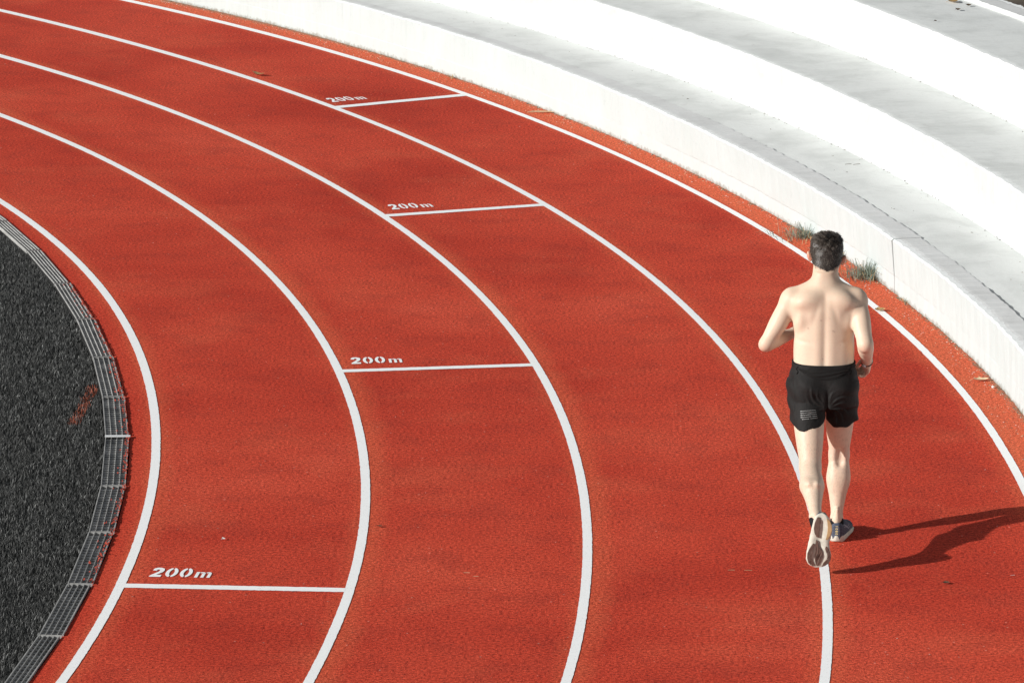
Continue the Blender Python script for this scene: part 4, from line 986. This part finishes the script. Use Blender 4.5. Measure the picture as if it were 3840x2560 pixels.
# ---- shoes
OUT_T = [0, .02, .06, .10, .15, .30, .42, .54, .63, .77, .88, .95, .985, 1.0]
OUT_L = [.0, -.020, -.031, -.0365, -.040, -.0450, -.0485, -.0520, -.0545, -.0575, -.0545, -.043, -.028, -.004]   # lateral edge, seen from below
OUT_R = [.0, .020, .031, .038, .0440, .0590, .0560, .0490, .0570, .0680, .0630, .045, .027, -.002]
def build_shoe(Mx, mir, lift, flat, name_lab):
    """Mx: 4x4 foot frame -> person space. local u = heel->toe (x), v (y), n = up from the sole (z)."""
    LEN = .288
    e = empty('shoe'); e.parent = person
    if name_lab: e['label'] = name_lab
    ts = np.array([0, .012, .03, .06, .1, .15, .2, .26, .32, .38, .44, .5, .56, .62, .68, .74, .8, .86, .91, .95, .975, .992, 1.0])
    a = np.interp(ts, OUT_T, OUT_L)*1.03; b = np.interp(ts, OUT_T, OUT_R)*1.03
    # shift off the centre line so the lasts curve like the photo
    if mir: a, b = -b, -a
    def rock(t): return .020*max(0, (t-.72)/.28)**1.7*(.4 if flat else 1)+.008*max(0, (.10-t)/.10)**2
    def thick(t): return .040-.014*t
    V = []; sec = 15
    for t, l, r in zip(ts, a, b):
        l = min(l, (l+r)/2-.002); r = max(r, (l+r)/2+.002)
        c = (l+r)/2; h = (r-l)/2; z0 = rock(t); th_k = thick(t)*(1 if .03 < t < .97 else .75)
        ww = 1+.02*math.sin(t*60)*(0.1 < t < .9)
        for q, zq in ((-.90, 0), (-.55, 0), (-.30, .0035), (-.06, .0065), (.06, .0065), (.30, .0035), (.55, 0), (.90, 0), (1.0, .22), (1.02*ww, .5), (.95, .8), (.86, 1.0), (0, 1.02), (-.86, 1.0), (-.95, .8), (-1.02*ww, .5), (-1.0, .22)):
            zz_ = z0+(zq if zq < .01 else zq*th_k)
            if zq in (0.0035, .0065) and not (.12 < t < .85): zz_ = z0
            V.append((t*LEN, c+q*h, zz_))
    sec = 17; F = []
    for i in range(len(ts)-1):
        for j in range(sec): F.append((i*sec+j, i*sec+(j+1) % sec, (i+1)*sec+(j+1) % sec, (i+1)*sec+j))
    F.append(tuple(range(sec))[::-1]); F.append(tuple((len(ts)-1)*sec+j for j in range(sec)))
    def X_(vs): return [Mx @ Vector(v) for v in vs]
    M_mid = simple('midsole_foam', (.56, .545, .465), .75, .2, .18, 35)
    mid = mesh_np('midsole', np.array(X_(V)), F, M_mid, e, True)
    # outsole pads from the picture of the sole (x, y in a 900-long sole, heel at the top)
    pads = {'A': [(745, 455), (775, 447), (800, 452), (803, 520), (797, 650), (782, 788), (742, 772), (705, 715), (692, 640), (704, 550)],
            'B': [(908, 455), (960, 490), (998, 560), (1006, 640), (985, 720), (945, 795), (902, 805), (915, 760), (925, 700), (932, 600), (922, 520)],
            'C1': [(690, 885), (712, 892), (702, 955), (668, 1030), (640, 1090), (648, 1180), (668, 1255), (620, 1215), (598, 1140), (597, 1060), (632, 975)],
            'C2': [(703, 962), (690, 1040), (682, 1120), (702, 1190), (742, 1250), (690, 1268), (655, 1180), (647, 1095), (672, 1030)],
            'D1': [(742, 822), (770, 850), (786, 915), (790, 1000), (775, 1070), (742, 1120), (722, 1100), (742, 1000), (728, 900)],
            'D2': [(790, 920), (850, 990), (866, 1060), (835, 1080), (815, 1130), (790, 1200), (760, 1248), (735, 1180), (726, 1112), (748, 1125), (785, 1075), (797, 1005)],
            'D3': [(866, 1070), (850, 1150), (812, 1240), (768, 1256), (797, 1205), (820, 1135), (840, 1085)],
            'E1': [(910, 910), (948, 928), (970, 965), (935, 1030), (915, 1000), (897, 950)],
            'E2': [(974, 972), (998, 1050), (958, 1110), (938, 1120), (942, 1080), (937, 1040)],
            'E3': [(1000, 1058), (1002, 1120), (970, 1190), (900, 1240), (855, 1263), (880, 1185), (932, 1128), (962, 1115)]}
    M_pad = simple('brown_outsole_rubber', (.115, .070, .055), .75, .25, .35, 25, .4, 160, .002)
    M_tan = simple('tan_outsole_rubber', (.42, .27, .13), .7, .3, .2, 25, .4, 160, .002)
    for kx, pg in pads.items():
        loc = []
        for x, y in pg:
            t = (y-385)/900; v = (x-(830-70*t))/3384*1.03
            if mir: v = -v
            loc.append((t, v))
        top = []; bot = []
        for t, v in loc:
            z = rock(t); top.append((t*LEN, v, z-.0030)); bot.append((t*LEN, v, z+.004))
        cx = sum(p_[0] for p_ in top)/len(top); cy = sum(p_[1] for p_ in top)/len(top)
        ins = [(cx+(p_[0]-cx)*.88, cy+(p_[1]-cy)*.88, p_[2]-.0010) for p_ in top]
        n = len(loc); mb = MB()
        mb.add(X_(top+bot+ins), [(i, (i+1) % n, n+(i+1) % n, n+i) for i in range(n)]+[(2*n+i, 2*n+(i+1) % n, (i+1) % n, i) for i in range(n)]+[tuple(range(2*n, 3*n))])
        mb.obj('outsole_pad', M_tan if kx == 'B' else M_pad, e)
    # upper
    UF = Field((-.012, -.075, .0), (LEN+.005, .075, .145), .003)
    tw = np.linspace(0, 1, 101); wl = np.interp(tw, OUT_T, OUT_L)*.92; wr = np.interp(tw, OUT_T, OUT_R)*.92
    if mir: wl, wr = -wr, -wl
    hh_ = np.interp(tw, [0, .04, .12, .22, .32, .42, .5, .62, .75, .88, .96, 1], [.088, .108, .108, .100, .103, .108, .096, .078, .062, .052, .042, .030])
    hh_ = np.convolve(np.pad(hh_, 4, mode='edge'), np.ones(9)/9, mode='valid')
    def upper(X, Y, Z):
        t = np.clip(X/LEN, 0, 1); l = np.interp(t, tw, wl); r = np.interp(t, tw, wr); c = (l+r)/2; h = (r-l)/2+.001
        tz = .022+.020*np.clip((t-.72)/.28, 0, 1)**1.7; H = np.interp(t, tw, hh_)+(.018*np.clip((t-.72)/.28, 0, 1)**1.7)
        hs = h*np.interp(t, [0, .1, .3, 1], [1, 1, 1, 1]); zq = (Z-tz)/(H-tz)
        pw = np.interp(t, [0, .25, .5, 1], [3.2, 2.8, 2.3, 2.2])
        q = (np.abs((Y-c)/hs)**pw+np.abs(np.clip(zq, 0, 9))**pw)**(1/pw)
        d = (q-1)*np.minimum(hs, H-tz)
        return np.maximum(d*.9, np.maximum(-(X-.001-.004*np.clip(zq, 0, 1)), np.maximum(tz-.006-Z, X-LEN*.99)))
    UF.add(upper, (0, -.07, 0), (LEN, .07, .14), .006)
    cc = float(np.interp(.24, tw, (wl+wr)/2))
    UF.sub(lambda X, Y, Z: np.maximum(np.sqrt(((X-.066)/1.28)**2+((Y-cc)/.93)**2)-.034-.10*np.clip(Z-.095, 0, .05), .060-Z), (.0, -.06, .05), (.14, .06, .145), .006)
    uv, uf = UF.mesh()
    t_ = uv[:, 0]/LEN
    navy = np.array([.068, .082, .112]); Cc = np.tile(navy, (len(uv), 1)); tone = (np.sin(uv[:, 0]*210+uv[:, 2]*160)*np.sin(uv[:, 2]*190+uv[:, 1]*90))
    Cc = Cc*(1+.22*tone[:, None]); inner = uv[:, 2] < .0
    for k in range(3):   # pale side lines
        dd_ = np.abs(uv[:, 2]-(.052+.013*k+.020*np.sin(uv[:, 0]*26+k*.5)))
        w_ = (dd_ < .0016) & (np.abs(uv[:, 1]) > .022) & (t_ > .2) & (t_ < .75); Cc[w_] = (.28, .30, .34)
    mm = np.array(X_(uv.tolist())); up_o = mesh_np('upper', mm, uf, mat_attr('navy_knit', .8, .2), e, True, {'Col': Cc})
    up_b = BVHTree.FromPolygons([tuple(v) for v in uv.tolist()], uf.tolist())
    # heel number, read down the heel
    fc2 = bpy.data.curves.new('t', 'FONT'); fc2.body = '1080'; fc2.size = .0205; fc2.extrude = 0; fc2.resolution_u = 2; fc2.space_character = 1.35
    fo = bpy.data.objects.new('t', fc2); COL.objects.link(fo); bpy.context.view_layer.update()
    dg = bpy.context.evaluated_depsgraph_get(); tm = bpy.data.meshes.new_from_object(fo.evaluated_get(dg)); bpy.data.objects.remove(fo)
    tv = [v.co.copy() for v in tm.vertices]; tfc = [tuple(p_.vertices) for p_ in tm.polygons]
    wmx = max(v.x for v in tv); pv = []
    ys = float(np.interp(.02, OUT_T, OUT_L))*0
    for v in tv:
        zt = .094-(v.x/wmx)*.050; yy = (v.y-.007)*1.0-.002
        h = up_b.ray_cast(Vector((-.2, yy, zt)), Vector((1, 0, 0)))
        pv.append(Vector((h[0].x-.0012, yy, zt)) if h[0] is not None else Vector((0, yy, zt)))
    mesh_np('heel_number', np.array(X_(pv)), tfc, simple('gold_print', (.80, .66, .30), .5), e)
    return e
def frame(o, u, n):
    u = Vector(u).normalized(); n = Vector(n); n = (n-u*n.dot(u)).normalized(); v = n.cross(u)
    return Matrix(((u.x, v.x, n.x, o[0]), (u.y, v.y, n.y, o[1]), (u.z, v.z, n.z, o[2]), (0, 0, 0, 1)))
# raised left shoe: sole towards the viewer.  v = n x u
FL = frame((-.041, -.732, .333), (-.10, -.13, -.985), (0.06, .985, -.14))
FRm = frame((.078, -.132, .000), (math.sin(R_(13)), math.cos(R_(13)), .0), (0, 0, 1))
# in the frame, v = n x u; for the raised foot v points to -x, for the planted foot v = n x u = -x as well
build_shoe(FL, True, 0, False, 'raised shoe showing its cream and brown sole')
build_shoe(FRm, False, 0, True, 'planted navy shoe')
# socks
M_sock = simple('black_sock', (.015, .015, .016), .9, .1, .3, 80)
mb = MB(); d = (AL-KL)/np.linalg.norm(AL-KL)
mb.tube([AL-d*.004, AL+d*.006+np.array((.002, 0, -.010)), np.array((-.059, -.658, .252)), np.array((-.055, -.660, .217))], [.0355, .0385, .038, .033], 20); mb.obj('sock', M_sock, person, True)
mb = MB(); mb.tube([AR+np.array((0, 0, .006)), AR+np.array((0, -.004, -.012)), AR+np.array((.002, .0, -.04)), AR+np.array((.006, .02, -.065))], [.0360, .0375, .0385, .035], 20); mb.obj('sock', M_sock, person, True)
